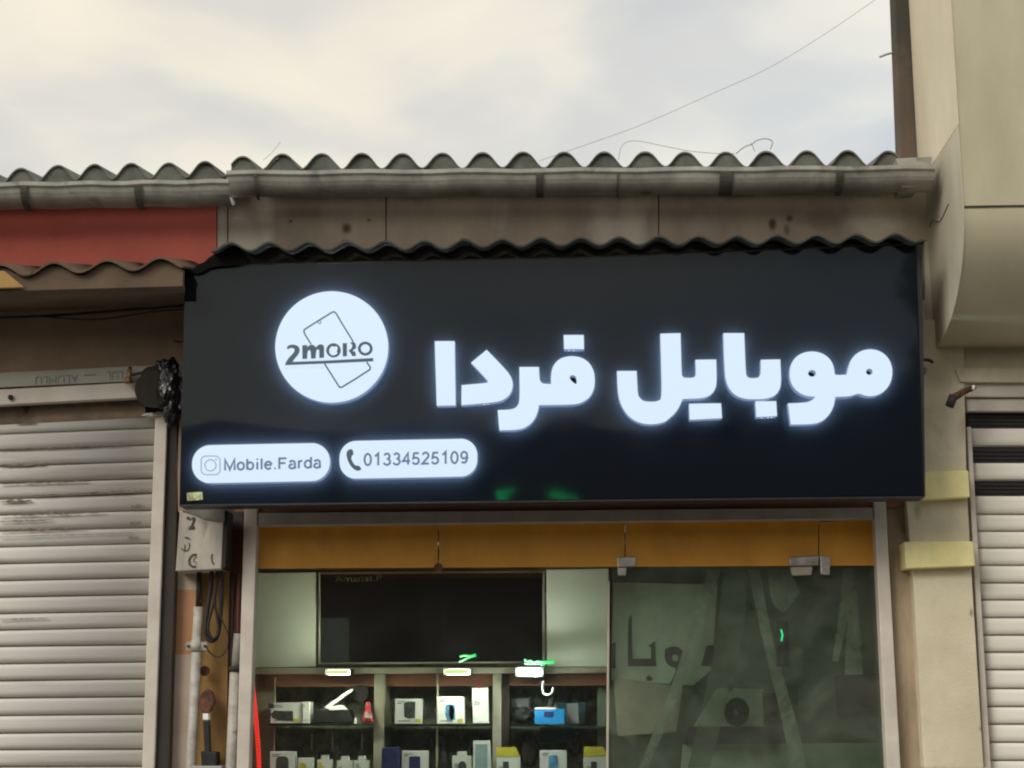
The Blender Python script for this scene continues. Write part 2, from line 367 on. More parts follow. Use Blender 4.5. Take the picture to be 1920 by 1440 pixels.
# prints on the lit faces glow through a little, as ink on lit acrylic does
for k, c, s in (('inkblue', (.10, .16, .28), 1), ('inkpale', (.24, .33, .50), 1), ('inkdark', (.055, .095, .13), .8), ('inkfaint', (.55, .68, .86), 1)):
    b = M[k].node_tree.nodes['Principled BSDF']; b.inputs['Emission Color'].default_value = (*c, 1); b.inputs['Emission Strength'].default_value = s
    for l in list(b.inputs['Base Color'].links): M[k].node_tree.links.remove(l)
    b.inputs['Base Color'].default_value = (.02, .02, .02, 1)
M['glass'] = glassmat('clear_shop_glass', (.93, .97, .93), .02)
M['glass_door'] = glassmat('dusty_green_door_glass', (.84, .92, .85), .085, (.50, .53, .44))  # dust haze, also brightened to imitate the street reflection
# glossy black acrylic board, slightly wavy
mt, t, b = nodes('glossy_black_acrylic')
b.inputs['Base Color'].default_value = (.007, .009, .013, 1); b.inputs['Roughness'].default_value = .13; b.inputs['Specular IOR Level'].default_value = .24; b.inputs['Specular Tint'].default_value = (.86, .95, 1, 1)
geo = t.nodes.new('ShaderNodeNewGeometry'); n1 = t.nodes.new('ShaderNodeTexNoise'); n1.inputs['Scale'].default_value = 2.2; n1.inputs['Detail'].default_value = 1
bp = t.nodes.new('ShaderNodeBump'); bp.inputs['Strength'].default_value = .12; bp.inputs['Distance'].default_value = .02
t.links.new(geo.outputs['Position'], n1.inputs[0]); t.links.new(n1.outputs[0], bp.inputs['Height']); t.links.new(bp.outputs[0], b.inputs['Normal'])
n2 = t.nodes.new('ShaderNodeTexNoise'); n2.inputs['Scale'].default_value = 7; n2.inputs['Detail'].default_value = 6; t.links.new(geo.outputs['Position'], n2.inputs[0])
rm = t.nodes.new('ShaderNodeMapRange'); rm.inputs[3].default_value = .01; rm.inputs[4].default_value = .075; t.links.new(n2.outputs[0], rm.inputs[0]); t.links.new(rm.outputs[0], b.inputs['Roughness'])
M['board'] = mt

# ---------------------------------------------------------------- ground and street
g = wbox('ground', (-150, -150, -.3), (150, 150, -.02), M['asphalt']); tag(g, kind='structure')
g = wbox('road', (-60, -13.0, -.019), (60, -2.4, 0), M['asphalt']); tag(g, kind='structure')
g = wbox('pavement', (-60, -2.395, -.019), (60, 6, .13), M['paving']); tag(g, kind='structure')
g = wbox('pavement', (-60, -15, -.019), (60, -13.005, .13), M['paving']); tag(g, kind='structure')

# ---------------------------------------------------------------- corrugated sheet
def sheet(name, xl, xr, xpk, pitch, amp, zf, Yf, Yb, rise, thick, mt, parent, jitter=0.0, rows=3, broad=.0, fill=None):
    """corrugated sheet from xl to xr with a crest at xpk; zf(x) = height of the mid line at the front edge"""
    bm = bmesh.new(); n = max(int((xr-xl)/pitch*14), 4)
    def zz(x): t_ = 2*math.pi*(x-xpk)/pitch; return amp*(math.cos(t_)-broad*math.cos(2*t_)+broad)+.004*noise.noise(Vector((x*5.3, Yf*7, 2)))
    T = []; B = []
    for j in range(rows):
        s = j/(rows-1); y = Yf+(Yb-Yf)*s; a = []; b = []
        for i in range(n+1):
            x = xl+(xr-xl)*i/n
            ch = jitter*noise.noise(Vector((x*9, Yf*3, 1))) if j == 0 else 0
            z = zf(x)+zz(x)+rise*s
            a.append(bm.verts.new((x, y+ch, z+thick/2))); b.append(bm.verts.new((x, y+ch, z-thick/2)))
        T.append(a); B.append(b)
    for j in range(rows-1):
        for i in range(n):
            bm.faces.new((T[j][i], T[j][i+1], T[j+1][i+1], T[j+1][i])).smooth = True
            bm.faces.new((B[j][i], B[j+1][i], B[j+1][i+1], B[j][i+1])).smooth = True
    for i in range(n):
        bm.faces.new((T[0][i], B[0][i], B[0][i+1], T[0][i+1])); bm.faces.new((T[-1][i], T[-1][i+1], B[-1][i+1], B[-1][i]))
    for j in range(rows-1):
        bm.faces.new((T[j][0], T[j+1][0], B[j+1][0], B[j][0])); bm.faces.new((T[j][-1], B[j][-1], B[j+1][-1], T[j+1][-1]))
    o = link(name, finish(bm, name), mt, parent)
    if fill:
        tp = [Vector((xl+(xr-xl)*i/n, Yf+.012, zf(xl+(xr-xl)*i/n)+zz(xl+(xr-xl)*i/n)-thick*.4)) for i in range(n+1)]
        poly('mortar_infill', tp+[Vector((xr, Yf+.012, zf(xr)-amp-.02)), Vector((xl, Yf+.012, zf(xl)-amp-.02))], .03, fill, parent)
    return o

def lin(pa, pb, Y):
    a = P(*pa, Y); b = P(*pb, Y); return lambda x: a.z+(b.z-a.z)*(x-a.x)/(b.x-a.x)

# ---------------------------------------------------------------- the three buildings
shop = empty('shop_building', Vector((P(1000, 1440, 0).x, 0, .13)), 'single storey phone shop with stained fascia, corrugated roof and orange panels over its window', 'building')
left = empty('shop_building', Vector((P(150, 1440, 0).x, 0, .13)), 'neighbouring shop on the left with red fascia and closed dirty cream shutter', 'building')
right = empty('shop_building', Vector((P(1800, 1440, 0).x, 0, .13)), 'taller cream building on the right with curved clad overhang and beige pillar', 'building')
GZ = .13
def down(px_pts, Y, depth, mt, name, parent, bev=0.0):
    """quad whose top two corners are pixels and whose sides, following the pixels, run on to the pavement"""
    (a, b, c, d) = px_pts
    A, B, C_, D = [P(*q, Y) for q in (a, b, c, d)]
    def ext(u, v): k = (GZ-u.z)/(v.z-u.z); return u+(v-u)*k
    return poly(name, [A, B, ext(B, C_), ext(A, D)], depth, mt, parent, bev)

# main roof: sheets of about six waves each, every sheet lapped over the one to its left
YR = -.22
def X(px, py, Y): return P(px, py, Y).x
roof = empty('roof', Vector((0, 0, 0)), None, None); roof.parent = shop; roof.location = -shop.location
p0 = X(530, 300, YR); pitch = (X(1590, 300, YR)-p0)/14
zl = lin((530, 308), (1590, 305), YR)
amp = .034
edges = [(433, 500, 0), (494, 950, .010), (950, 1405, .012), (1405, 1700, .013)]
for i, (a, b, dz) in enumerate(edges):
    sheet('roof_sheet', X(a, 300, YR), X(b+22, 300, YR), p0+random.uniform(-.003, .003), pitch, amp, (lambda x, dz=dz: zl(x)+dz), YR-.004*i, 3.2, .62, .007, M['cement'], roof, jitter=.012, broad=.13, fill=M['infill'])
lroof = empty('roof', Vector((0, 0, 0)), None, None); lroof.parent = left; lroof.location = -left.location
YL = -.25
lp = X(108, 330, YL); lpitch = (X(385, 330, YL)-lp)/4
zll = lin((108, 328), (385, 322), YL)
for i, (a, b, dz) in enumerate([(-330, -60, 0), (-110, 80, .0), (75, 432, .008)]):
    sheet('roof_sheet', X(a, 330, YL), X(b, 330, YL), lp, lpitch, .032, (lambda x, dz=dz: zll(x)+dz), YL-.004*i, 3.0, .55, .007, M['cement'], lroof, jitter=.012, broad=.13, fill=M['infill'])

# gutters: half round trough with rolled lip, straps, end box
def gutter(pa, pb, Y, rad, mt, parent):
    A = P(*pa, Y); B = P(*pb, Y); bm = bmesh.new(); prev = None; n = 14
    prof = [(-rad*math.cos(math.pi*i/n), -rad*.95*math.sin(math.pi*i/n)) for i in range(n+1)]
    lip = [(-rad-.006, .002), (-rad-.008, -.006)]
    outer = lip[::-1][:1]+[(-rad-.009, .006), (-rad+.002, .008)]
    pr = prof[1:]; inner = [(-(rad-.006)*math.cos(math.pi*i/n), -(rad-.006)*.95*math.sin(math.pi*i/n)) for i in range(n, -1, -1)]
    full = outer[::-1][:0]+[(-rad-.008, -.008)]+pr+inner[:-1]+[(-rad+.006, .008), (-rad-.008, .008)]
    steps = 24
    for s in range(steps+1):
        c = A.lerp(B, s/steps); c = c+Vector((0, 0, .003*math.sin(s*1.7)))
        ring = [bm.verts.new(c+Vector((0, y, z))) for y, z in full]
        if prev:
            k = len(ring)
            for i in range(k): bm.faces.new((prev[i], prev[(i+1) % k], ring[(i+1) % k], ring[i])).smooth = (2 < i < 14)
        else: first = ring
        prev = ring
    bm.faces.new(first); bm.faces.new(prev[::-1])
    return link('gutter', finish(bm, 'gutter'), mt, parent)
g1 = gutter((432, 336), (1745, 326), -.30, .082, M['gutter'], shop)
def strap(px, py0, Y, rad, parent, wd=.022):
    c = P(px, py0, Y); bm = bmesh.new(); prev = None
    for i in range(11):
        a = math.pi*i/10*.62; v = Vector((0, -(rad+.008)*math.cos(a), -(rad+.006)*math.sin(a)))
        r_ = [bm.verts.new(c+v+Vector((dx, 0, 0))) for dx in (-wd/2, wd/2)]
        if prev: bm.faces.new((prev[0], prev[1], r_[1], r_[0]))
        prev = r_
    bmesh.ops.solidify(bm, geom=bm.faces[:], thickness=.004)
    link('strap', finish(bm, 'strap'), M['gutter_dark'], parent)
for px, py, wd in ((486, 336, .012), (1012, 331, .03), (1157, 330, .008), (1358, 328, .055), (1568, 327, .03)):
    strap(px, py, -.30, .082, g1, wd)
g2 = gutter((-320, 362), (436, 352), -.33, .082, M['gutter'], left)
for px, py, wd in ((57, 357, .03), (268, 354, .03)): strap(px, py, -.33, .082, g2, wd)
quad('end_box', [(1680, 297), (1747, 293), (1746, 322), (1722, 350), (1690, 352), (1688, 318)], -.34, .16, M['gutter'], g1, .004)

# fascia panels of the phone shop, joints 5 mm
seams = [(406, 0), (427, 0), (724, 0), (1235, 0), (1734, 0)]
for (a, _), (b, _) in zip(seams, seams[1:]):
    quad('fascia_panel', [(a+1, 336), (b-1, 332), (b-1+(9 if b > 1700 else 0), 450 if b > 1700 else 520), (a+1, 520)], random.uniform(-.004, .002), .05, M['fascia'], shop, .002)
quad('fascia_backing', [(404, 338), (1740, 334), (1740, 560), (404, 560)], .055, .04, M['recess'], shop)
# red fascia on the left
quad('red_fascia', [(-320, 352), (406, 345), (406, 520), (-320, 560)], -.006, .05, M['red'], left, .002)
quad('soffit_wall', [(-320, 540), (350, 500), (352, 960), (334, 960), (330, 696), (-320, 715)], .0, .06, M['soffit'], left)

# lower awning above the sign
aw = empty('awning', Vector((0, 0, 0)), None, None); aw.parent = shop; aw.location = -shop.location
YA = -.43
ap = X(433, 460, YA); apitch = (X(1605, 445, YA)-ap)/16
za = lin((433, 463), (1605, 448), YA)
for i, (a, b, dz) in enumerate([(396, 880, 0), (862, 1330, .004), (1312, 1729, .002)]):
    sheet('awning_sheet', X(a, 455, YA), X(b, 455, YA), ap, apitch, .0165, (lambda x, dz=dz: za(x)+dz), YA-.003*i, -.005, .055, .008, M['cement_dark'], aw, jitter=.01)
# the left shop's awning reaches further into the street, with bigger waves
aw2 = empty('awning', Vector((0, 0, 0)), None, None); aw2.parent = left; aw2.location = -left.location
YB = -.50
bp_ = X(301, 490, YB); bpitch = (bp_-X(100, 495, YB))/2
zb = lin((100, 503), (301, 494), YB)
sheet('awning_sheet', X(-330, 500, YB), X(60, 500, YB), bp_, bpitch, .023, (lambda x: zb(x)+.004), YB-.004, -.01, .12, .008, M['cement_brown'], aw2, jitter=.012)
sheet('awning_sheet', X(30, 500, YB), X(341, 500, YB), bp_, bpitch, .023, zb, YB, -.01, .12, .008, M['cement_brown'], aw2, jitter=.012)
# mortar infill under the left awning's front waves, and the plain board below it sloping back to the wall
top_ = []
for k_ in range(0, 121):
    xx = X(-330, 500, YB)+(X(341, 500, YB)-X(-330, 500, YB))*k_/120
    top_.append(Vector((xx, YB+.02, zb(xx)+.023*math.cos(2*math.pi*(xx-bp_)/bpitch)-.006)))
zlow = P(200, 536, YB).z
infill = top_+[Vector((top_[-1].x, YB+.02, zlow)), Vector((top_[0].x, YB+.02, zlow-.02))]
poly('wave_infill', infill, .03, M['cement_brown'], left)
sA = Vector((top_[0].x, YB+.052, zlow-.02)); sB = Vector((top_[-1].x, YB+.052, zlow))
sC = P(352, 575, -.002); sD = P(-320, 594, -.002)
bm = bmesh.new(); f = bm.faces.new([bm.verts.new(v) for v in (sA, sB, sC, sD)]); ex = bmesh.ops.extrude_face_region(bm, geom=[f]); bmesh.ops.translate(bm, verts=[v for v in ex['geom'] if isinstance(v, bmesh.types.BMVert)], vec=(0, 0, .015))
link('soffit_board', finish(bm, 'soffit_board'), M['cement_brown'], left)
# ragged dark end pieces stepping up from the left awning to the sign's awning
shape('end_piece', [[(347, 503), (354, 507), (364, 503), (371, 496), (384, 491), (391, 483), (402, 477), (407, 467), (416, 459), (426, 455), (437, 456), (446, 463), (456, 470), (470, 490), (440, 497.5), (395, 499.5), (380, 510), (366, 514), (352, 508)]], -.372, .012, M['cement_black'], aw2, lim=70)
quad('tan_board', [(-60, 506), (8, 508), (45, 538), (-60, 541)], -.52, .02, M['paint_yellow'], left)

# dark backing and walls of the buildings
wl = P(-320, 1440, 0).x; wr = P(3100, 1440, 0).x
xa = X(338, 1000, .2); xb = X(1700, 1000, .2)
wbox('rear_wall', (wl, 5.9, GZ), (wr, 6, 4.6), M['recess'], shop)
wbox('side_wall', (xb, .16, GZ), (xb+.15, 5.89, 4.0), M['recess'], shop)
wbox('side_wall', (xa-.15, .2, GZ), (xa, 5.89, 3.95), M['recess'], shop)
wbox('side_wall', (wl-.15, .1, GZ), (wl-.003, 5.89, 3.9), M['recess'], left)

# ---- left shutter
sh = empty('roller_shutter', Vector((0, 0, 0)), None, None); sh.parent = left; sh.location = -left.location
ry = [804, 835, 866, 898, 926, 958, 990, 1020, 1052, 1084, 1115.6, 1147, 1177, 1210, 1242, 1274, 1307, 1340, 1373, 1406, 1438, 1471]
ly = [815, 846, 876, 906, 937, 966, 997, 1027, 1058, 1090, 1121, 1152, 1183, 1213, 1246, 1278, 1310, 1343, 1376, 1407, 1439, 1471]
ry = [777]+ry; ly = [788]+ly
YS = .03
def slat(A, B, C_, D, mt, parent, bulge=.0038, name='slat'):
    """convex shutter slat, A-B top edge, D-C bottom edge"""
    bm = bmesh.new(); prof = [(0, .006), (.03, -.001), (.25, -bulge), (.62, -bulge), (.93, -.003), (.95, .010), (1.0, .012)]
    rows = []
    for s in range(2):
        T = (A, B)[s]; Bo = (D, C_)[s]
        rows.append([bm.verts.new(T.lerp(Bo, v)+Vector((0, y, 0))) for v, y in prof]+[bm.verts.new(T.lerp(Bo, v)+Vector((0, .014, 0))) for v in (1.0, 0)])
    k = len(rows[0])
    for i in range(k):
        bm.faces.new((rows[0][i], rows[1][i], rows[1][(i+1) % k], rows[0][(i+1) % k])).smooth = i < 4
    bm.faces.new(rows[0][::-1]); bm.faces.new(rows[1])
    return link(name, finish(bm, name), mt, parent)
for i in range(len(ry)-1):
    def at(x, j): return (ly[j]+(ry[j]-ly[j])*x/283)
    xr0 = 291-(ry[i]-770)*.035; xr1 = 291-(ry[i+1]-770)*.035
    j = random.uniform(-.0025, .0025); dj = random.uniform(-.7, .7)
    slat(P(-320, at(-320, i), YS+j), P(xr0, at(xr0, i)+dj*.5, YS+j-.001), P(xr1, at(xr1, i+1)-1.3, YS+j), P(-320, at(-320, i+1)-1.3, YS+j), M['slat'], sh)
def rest_of_shutter(xl, xr, ztop, mt, parent, pitch=.070):
    bm = bmesh.new(); z = ztop
    while z > GZ+.02:
        vs = []
        for (dz, dy) in ((0, .006), (-.3*pitch, -.01), (-.7*pitch, -.009), (-.97*pitch, .01)):
            vs.append((bm.verts.new((xl, YS+dy, z+dz)), bm.verts.new((xr, YS+dy, z+dz))))
        for a, b in zip(vs, vs[1:]): bm.faces.new((a[0], a[1], b[1], b[0]))
        z -= pitch
    o = link('lower_slats', finish(bm, 'lower_slats'), mt, parent); o['kind'] = 'stuff'
rest_of_shutter(wl, X(268, 1471, YS), P(150, 1471, YS).z, M['slat'], sh)
quad('slat_backing', [(-320, 700), (300, 680), (270, 1471), (-320, 1471)], .09, .02, M['recess'], left)
# dirt lines caught on some of the slats
for (x0, x1, y, hh) in ((0, 245, 838, 1.8), (0, 85, 868, 4), (0, 60, 936, 4), (60, 205, 926, 1.6), (150, 278, 925, 3), (0, 100, 973, 2.5), (0, 200, 962, 3.5), (245, 272, 953, 4.5), (243, 265, 984, 4.5), (0, 160, 990, 3.5), (0, 250, 1002, 1), (240, 262, 1011, 3.5), (0, 90, 1157, 1.3), (30, 70, 791, 2), (0, 170, 903, 2.5)):
    n = max(int((x1-x0)/5), 8); up = []; dn = []
    for i in range(n+1):
        xx = x0+(x1-x0)*i/n; e_ = math.sin(math.pi*min(max(i/n, .02), .98))**.5
        yy = y-(xx-140)*.033
        up.append((xx, yy-hh*e_*random.uniform(.1, 1))); dn.append((xx, yy+hh*e_*random.uniform(.1, .7)+.3))
    poly('dirt_streak', [P(a, b, YS-.0155) for a, b in up+dn[::-1]], .003, M['grime'], sh)
# shutter head: printed aluminium rail, cover strip, dark recess
hd = empty('shutter_head', Vector((0, 0, 0)), None, None); hd.parent = left; hd.location = -left.location
rl = quad('rail', [(-320, 714), (285, 685), (283, 713), (-320, 741)], -.05, .05, M['rail'], hd, .002)
text('rail_print', 'ALUMLU', [(147, 717), (66, 720), (66, 706), (147, 702)][0:4], -.0525, .002, M['pencil'], rl)
text('rail_print', 'LUL', [(230, 711), (200, 713), (200, 697), (230, 695)], -.0525, .002, M['pencil'], rl)
quad('rail_print', [(158, 702), (180, 701), (180, 703.5), (158, 704.5)], -.0525, .002, M['pencil'], rl)
quad('cover_strip', [(-320, 747), (265, 716), (266, 745), (-320, 776)], -.045, .05, M['alu'], hd, .003)
quad('recess_board', [(-320, 773), (272, 745), (272, 782), (-320, 812)], .02, .02, M['recess'], hd)
tube('bolt', [P(20, 745, -.05), P(20, 745, -.06)], .012, M['dark'], hd, smooth=False)
poly('drip_stain', [P(a, b, .017) for a, b in ((40, 757), (60, 756), (53, 770), (50, 776), (45, 770))], .002, M['stain'], hd)
# guide rail at the right of the left shutter, and the dark post next to it
down([(291, 772), (314, 771), (289, 1440), (266, 1440)], -.02, .05, M['alu'], 'guide_rail', left, .004)
down([(315, 760), (338, 760), (317, 1440), (289.5, 1440)], .0, .08, M['dark'], 'dark_post', left, .003)

# ---- narrow service bay between the shops
bay = [(334, 1000), (455, 1000)]
def bayq(name, pts, Y, mt): return quad(name, pts, Y, .03, mt, shop)
bayq('painted_wall', [(325, 1070), (372, 1070), (371, 1106), (322, 1105)], .05, M['paint_white'])
bayq('painted_wall', [(322, 1105), (371, 1106), (362, 1227), (317, 1227)], .05, M['paint_orange'])
down([(317, 1227), (362, 1227), (352, 1440), (312, 1440)], .05, .03, M['paint_pink'], 'painted_wall', shop)
down([(372, 930), (432, 930), (424, 1440), (358, 1440)], .09, .03, M['paint_yellow'], 'painted_wall', shop)
down([(428, 930), (458, 930), (446, 1440), (415, 1440)], .10, .03, M['redbrown'], 'painted_wall', shop)
quad('wall_shadow_board', [(336, 925), (458, 925), (456, 990), (336, 1000)], .075, .01, M['dark'], shop)  # dark board laid over the wall top as the shade under the sign

# ---- window frame, transom and panes
fr = empty('window_frame', Vector((0, 0, 0)), None, None); fr.parent = shop; fr.location = -shop.location
down([(458, 948), (483, 948), (467, 1440), (443, 1440)], -.02, .07, M['alu'], 'jamb', fr, .004)
down([(1638, 940), (1661, 940), (1689, 1440), (1663, 1440)], -.02, .07, M['alu'], 'jamb', fr, .004)
quad('top_rail', [(484, 961), (1637, 951), (1638, 973), (483, 986)], -.015, .06, M['alu_pink'], fr, .004)
quad('header_board', [(440, 915), (1720, 900), (1720, 950), (484, 960), (440, 960)], .0, .05, M['brownboard'], shop)
tx = [(483, 821), (823, 1171), (1173, 1534), (1536, 1641)]
for a, b in tx:
    ya = lambda x: 1066-(x-483)*.005
    quad('transom_panel', [(a, 980), (b, 972), (b, ya(b)), (a, ya(a))], .045+random.uniform(-.001, .001), .012, M['orange'], fr, .0015)
YG = .05
tube('glass_button', [P(822, 1064, .045), P(822, 1064, .02)], .018, M['rust'], fr, smooth=False, seg=16)
quad('seal_chip', [(1171, 985), (1173.5, 985), (1173.5, 998), (1171, 998)], .04, .004, M['white'], fr)
def pane(x0, x1, mt, name='glass_pane', X1b=None, x0b=None):
    return down([(x0, 1067), (x1, 1064), ((X1b or x1), 1440), ((x0b or x0), 1440)], YG, .008, mt, name, fr)
pane(483, 820.5, M['glass'], x0b=467)
pane(822.5, 1143, M['glass'], X1b=1140, x0b=819)
dr = empty('glass_door', Vector((0, 0, 0)), None, None); dr.parent = shop; dr.location = -shop.location
down([(1147, 1064), (1640, 1061), (1663, 1440), (1144, 1440)], YG, .010, M['glass_door'], 'door_glass', dr)
down([(1139, 1090), (1143, 1090), (1141, 1440), (1136.5, 1440)], YG-.004, .014, M['beigetrim'], 'glass_edge_strip', fr)
quad('door_clamp', [(1157, 1044), (1192, 1043), (1192, 1062), (1157, 1063)], .025, .05, M['steel'], dr, .004)
quad('door_clamp', [(1158, 1064), (1175, 1064), (1174, 1079), (1159, 1079)], .03, .04, M['steel'], dr, .004)
quad('door_clamp', [(1479, 1044), (1536, 1041), (1535, 1060), (1480, 1061)], .02, .05, M['steel'], dr, .005)
quad('door_clamp', [(1482, 1063), (1524, 1062), (1522, 1078), (1486, 1079)], .028, .04, M['beigetrim'], dr, .005)
quad('door_clamp', [(1537, 1041), (1557, 1043), (1556, 1078), (1539, 1077)], .015, .055, M['steel'], dr, .005)

# ---- right building: pillar, bands, guide, shutter
YP = -.04
quad('pillar', [(1702, 600), (1806, 600), (1813, 934), (1845, 1440), (1733, 1440), (1711, 1070), (1700, 940)], YP, .12, M['pillar'], right, .004)
zb_ = P(1733, 1440, YP); zc_ = P(1845, 1440, YP)
wbox('pillar_foot', (zb_.x+.002, YP, GZ), (zc_.x+.02, YP+.12, zb_.z), M['pillar'], right)
quad('yellow_band', [(1728, 885), (1816, 882), (1819, 932), (1730, 937)], YP-.05, .16, M['cap'], right, .004)
quad('yellow_band', [(1695, 1016), (1824, 1015), (1829, 1061), (1699, 1066)], YP-.05, .16, M['cap'], right, .004)
down([(1813, 800), (1821, 800), (1858, 1440), (1845.5, 1440)], YP+.03, .05, M['alu'], 'guide_rail', right, .003)
down([(1661.5, 930), (1704, 930), (1735, 1440), (1689.5, 1440)], .03, .09, M['wood'], 'weathered_board', right)
rs = empty('roller_shutter', Vector((0, 0, 0)), None, None); rs.parent = right; rs.location = -right.location
def gx(y): return 1814+(y-775)*.062
J = [(803, 838), (868, 902), (930, 965.6)]
jj = [965.6, 997, 1028.6, 1061, 1094, 1126, 1159, 1192, 1224, 1257, 1292, 1326, 1359, 1393, 1427, 1461]
for a, b in J+list(zip(jj, jj[1:])):
    a_ = a+.0; b_ = b-1.0; YSr = YS+random.uniform(-.002, .002)
    slat(P(gx(a_), a_, YSr), P(3100, a_+1, YSr), P(3100, b_+1, YSr), P(gx(b_), b_, YSr), M['slat_clean'], rs, .0035)
rest_of_shutter(X(gx(1461), 1461, YS), wr, P(1900, 1461, YS).z, M['slat_clean'], rs)
for a, b in ((775, 803), (838, 868), (902, 930)):          # perforated ventilation rows
    quad('dark_grille', [(gx(a), a), (3100, a), (3100, b), (gx(b), b)], YS+.012, .01, M['black'], rs)
    for s in range(3):
        yy = a+(b-a)*(s+1)/4
        quad('grille_wire', [(gx(yy), yy), (3100, yy), (3100, yy+1.2), (gx(yy), yy+1.2)], YS+.006, .004, M['dark'], rs)
quad('slat_backing', [(1800, 680), (3100, 680), (3100, 1470), (1850, 1470)], .1, .02, M['recess'], right)
quad('head_strip', [(1790, 690), (3100, 690), (3100, 716), (1800, 716)], -.05, .1, M['pillar'], right, .003)
quad('head_strip', [(1803, 718), (3100, 718), (3100, 744), (1808, 744)], -.02, .06, M['alu'], right, .004)
quad('head_strip', [(1811, 747), (3100, 747), (3100, 774), (1813, 771)], .0, .04, M['alu'], right, .004)

# curved overhang
xs = X(1737, 400, 0)
def px_of(v):
    d = v-CAM; return 960+F*d.dot(RIGHT)/d.dot(FWD), 720-F*d.dot(UP)/d.dot(FWD)
best = min((abs(px_of(Vector((xs, -k*.01, P(1800, 370, 0).z-.0)))[0]-1799), k) for k in range(10, 120))
YO = -best[1]*.01
zt = P(1800, 392, YO).z; zb0 = P(1740, 655, 0).z
def prof(s):                                   # quarter ellipse from the front down and back to the wall
    a = s*math.pi/2; return Vector((0, YO*math.cos(a)**.9 if math.cos(a) > 1e-6 else 0, zt-(zt-zb0)*math.sin(a)))
xe = wr
bm = bmesh.new(); prev = None
for i in range(25):
    p = prof(i/24); r_ = [bm.verts.new((xs+.004, p.y, p.z)), bm.verts.new((xe, p.y, p.z))]
    if prev: bm.faces.new((prev[0], prev[1], r_[1], r_[0])).smooth = True
    prev = r_
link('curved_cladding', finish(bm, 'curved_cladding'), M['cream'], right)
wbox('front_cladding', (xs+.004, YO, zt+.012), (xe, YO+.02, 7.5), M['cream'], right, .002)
wbox('joint_strip', (xs+.004, YO+.008, zt-.01), (xe, YO+.03, zt+.02), M['gutter_dark'], right)
zs = P(1765, 285, YO/2).z
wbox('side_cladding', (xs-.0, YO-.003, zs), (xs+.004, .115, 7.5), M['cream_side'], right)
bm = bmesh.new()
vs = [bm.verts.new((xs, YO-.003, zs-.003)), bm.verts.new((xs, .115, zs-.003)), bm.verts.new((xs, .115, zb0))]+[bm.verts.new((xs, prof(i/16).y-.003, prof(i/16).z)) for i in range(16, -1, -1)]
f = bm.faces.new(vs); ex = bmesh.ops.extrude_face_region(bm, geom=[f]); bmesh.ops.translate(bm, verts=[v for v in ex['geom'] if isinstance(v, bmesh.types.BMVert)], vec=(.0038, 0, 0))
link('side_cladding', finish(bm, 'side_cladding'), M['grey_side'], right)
wbox('upper_wall', (xs+.03, .06, zb0-.003), (xe, .2, 7.5), M['pillar'], right)
quad('lower_wall', [(1690, 560), (3100, 640), (3100, 700), (1810, 700), (1690, 700)], .0, .15, M['pillar'], right)
tube('wall_crack', [Vector((xs-.001, y, z)) for y, z in ((-.05, P(1740, 432, 0).z), (-.12, P(1745, 428, 0).z), (-.25, P(1762, 408, -.3).z), (-.42, P(1780, 385, -.4).z))], .0022, M['stain'], right, seg=5)

# bare concrete column rising behind the roof, with a stub of bar
quad('corner_wall', [(1734, 452), (1756, 452), (1762, 700), (1734, 700)], -.006, .05, M['grey_side'], right)
cc = empty('concrete_column', P(1700, 297, .12), 'bare stained concrete column rising beside the cream overhang', 'column')
A = P(1689, 300, .12); B = P(1742, 300, .12); C_ = P(1724, -40, .12); D = P(1676, -40, .12)
poly('shaft', [D, C_, B, A], .12, M['concrete'], cc, .006)
tube('reinforcing_bar', [P(1674, 99, .2), P(1662, 102, .2), P(1649, 107, .2)], .005, M['wire'], cc)

# ---------------------------------------------------------------- the illuminated sign
YF = -.35
sign = empty('shop_sign', P(1035, 935, YF), 'big glossy black sign board with white lit Persian letters and round logo', 'sign')
bd = quad('board', [(347, 501), (440, 498), (1085, 484), (1700, 459), (1716, 459), (1731, 929), (336, 946)], YF, .12, M['board'], sign, .002)
# dark returned edge at the right and folded top and bottom trim
quad('edge_trim', [(1717, 459), (1729, 459), (1735, 931), (1732, 930)], YF+.01, .11, M['black'], sign)
quad('edge_trim', [(440, 495.5), (1085, 481.5), (1700, 456.5), (1700, 459), (1085, 484), (440, 498)], YF-.002, .05, M['dark'], sign)
quad('edge_trim', [(336, 946), (1733, 930), (1733, 933), (336, 949)], YF-.004, .12, M['black'], sign)
# seam and sticker
quad('sticker', [(350, 924), (379, 922), (380, 937), (351, 939)], YF-.002, .003, M['sticker'], sign)

def R2(l): return [(780+u/4, 580+v/4) for u, v in l]
def R3(l): return [(1240+u/4, 580+v/4) for u, v in l]
LT = {}
LT['alef'] = [R2([(140, 238), (290, 238), (297, 720), (155, 722)])]
LT['dal'] = [R2([(412, 400), (530, 303), (610, 385), (690, 470), (720, 520), (728, 565), (718, 615), (685, 660), (625, 693), (500, 705), (340, 718), (342, 568), (520, 553), (540, 548), (538, 532)])]
LT['fe_re'] = [R2([(775, 432), (922, 432), (926, 520), (934, 545), (955, 558), (1012, 560), (1012, 490), (1026, 425), (1068, 375), (1125, 353), (1190, 350), (1250, 364), (1300, 400), (1334, 460), (1343, 530), (1336, 600), (1300, 663), (1240, 703), (1160, 716), (922, 718), (915, 765), (890, 825), (840, 877), (770, 905), (625, 907), (612, 755), (715, 752), (755, 735), (776, 695), (777, 600)]),
               R2([(1150, 510), (1160, 496), (1178, 492), (1198, 502), (1206, 530), (1203, 562), (1180, 550), (1160, 530)])]
LT['fe_dot'] = [R2([(1107, 192), (1258, 192), (1260, 298), (1110, 298)])]
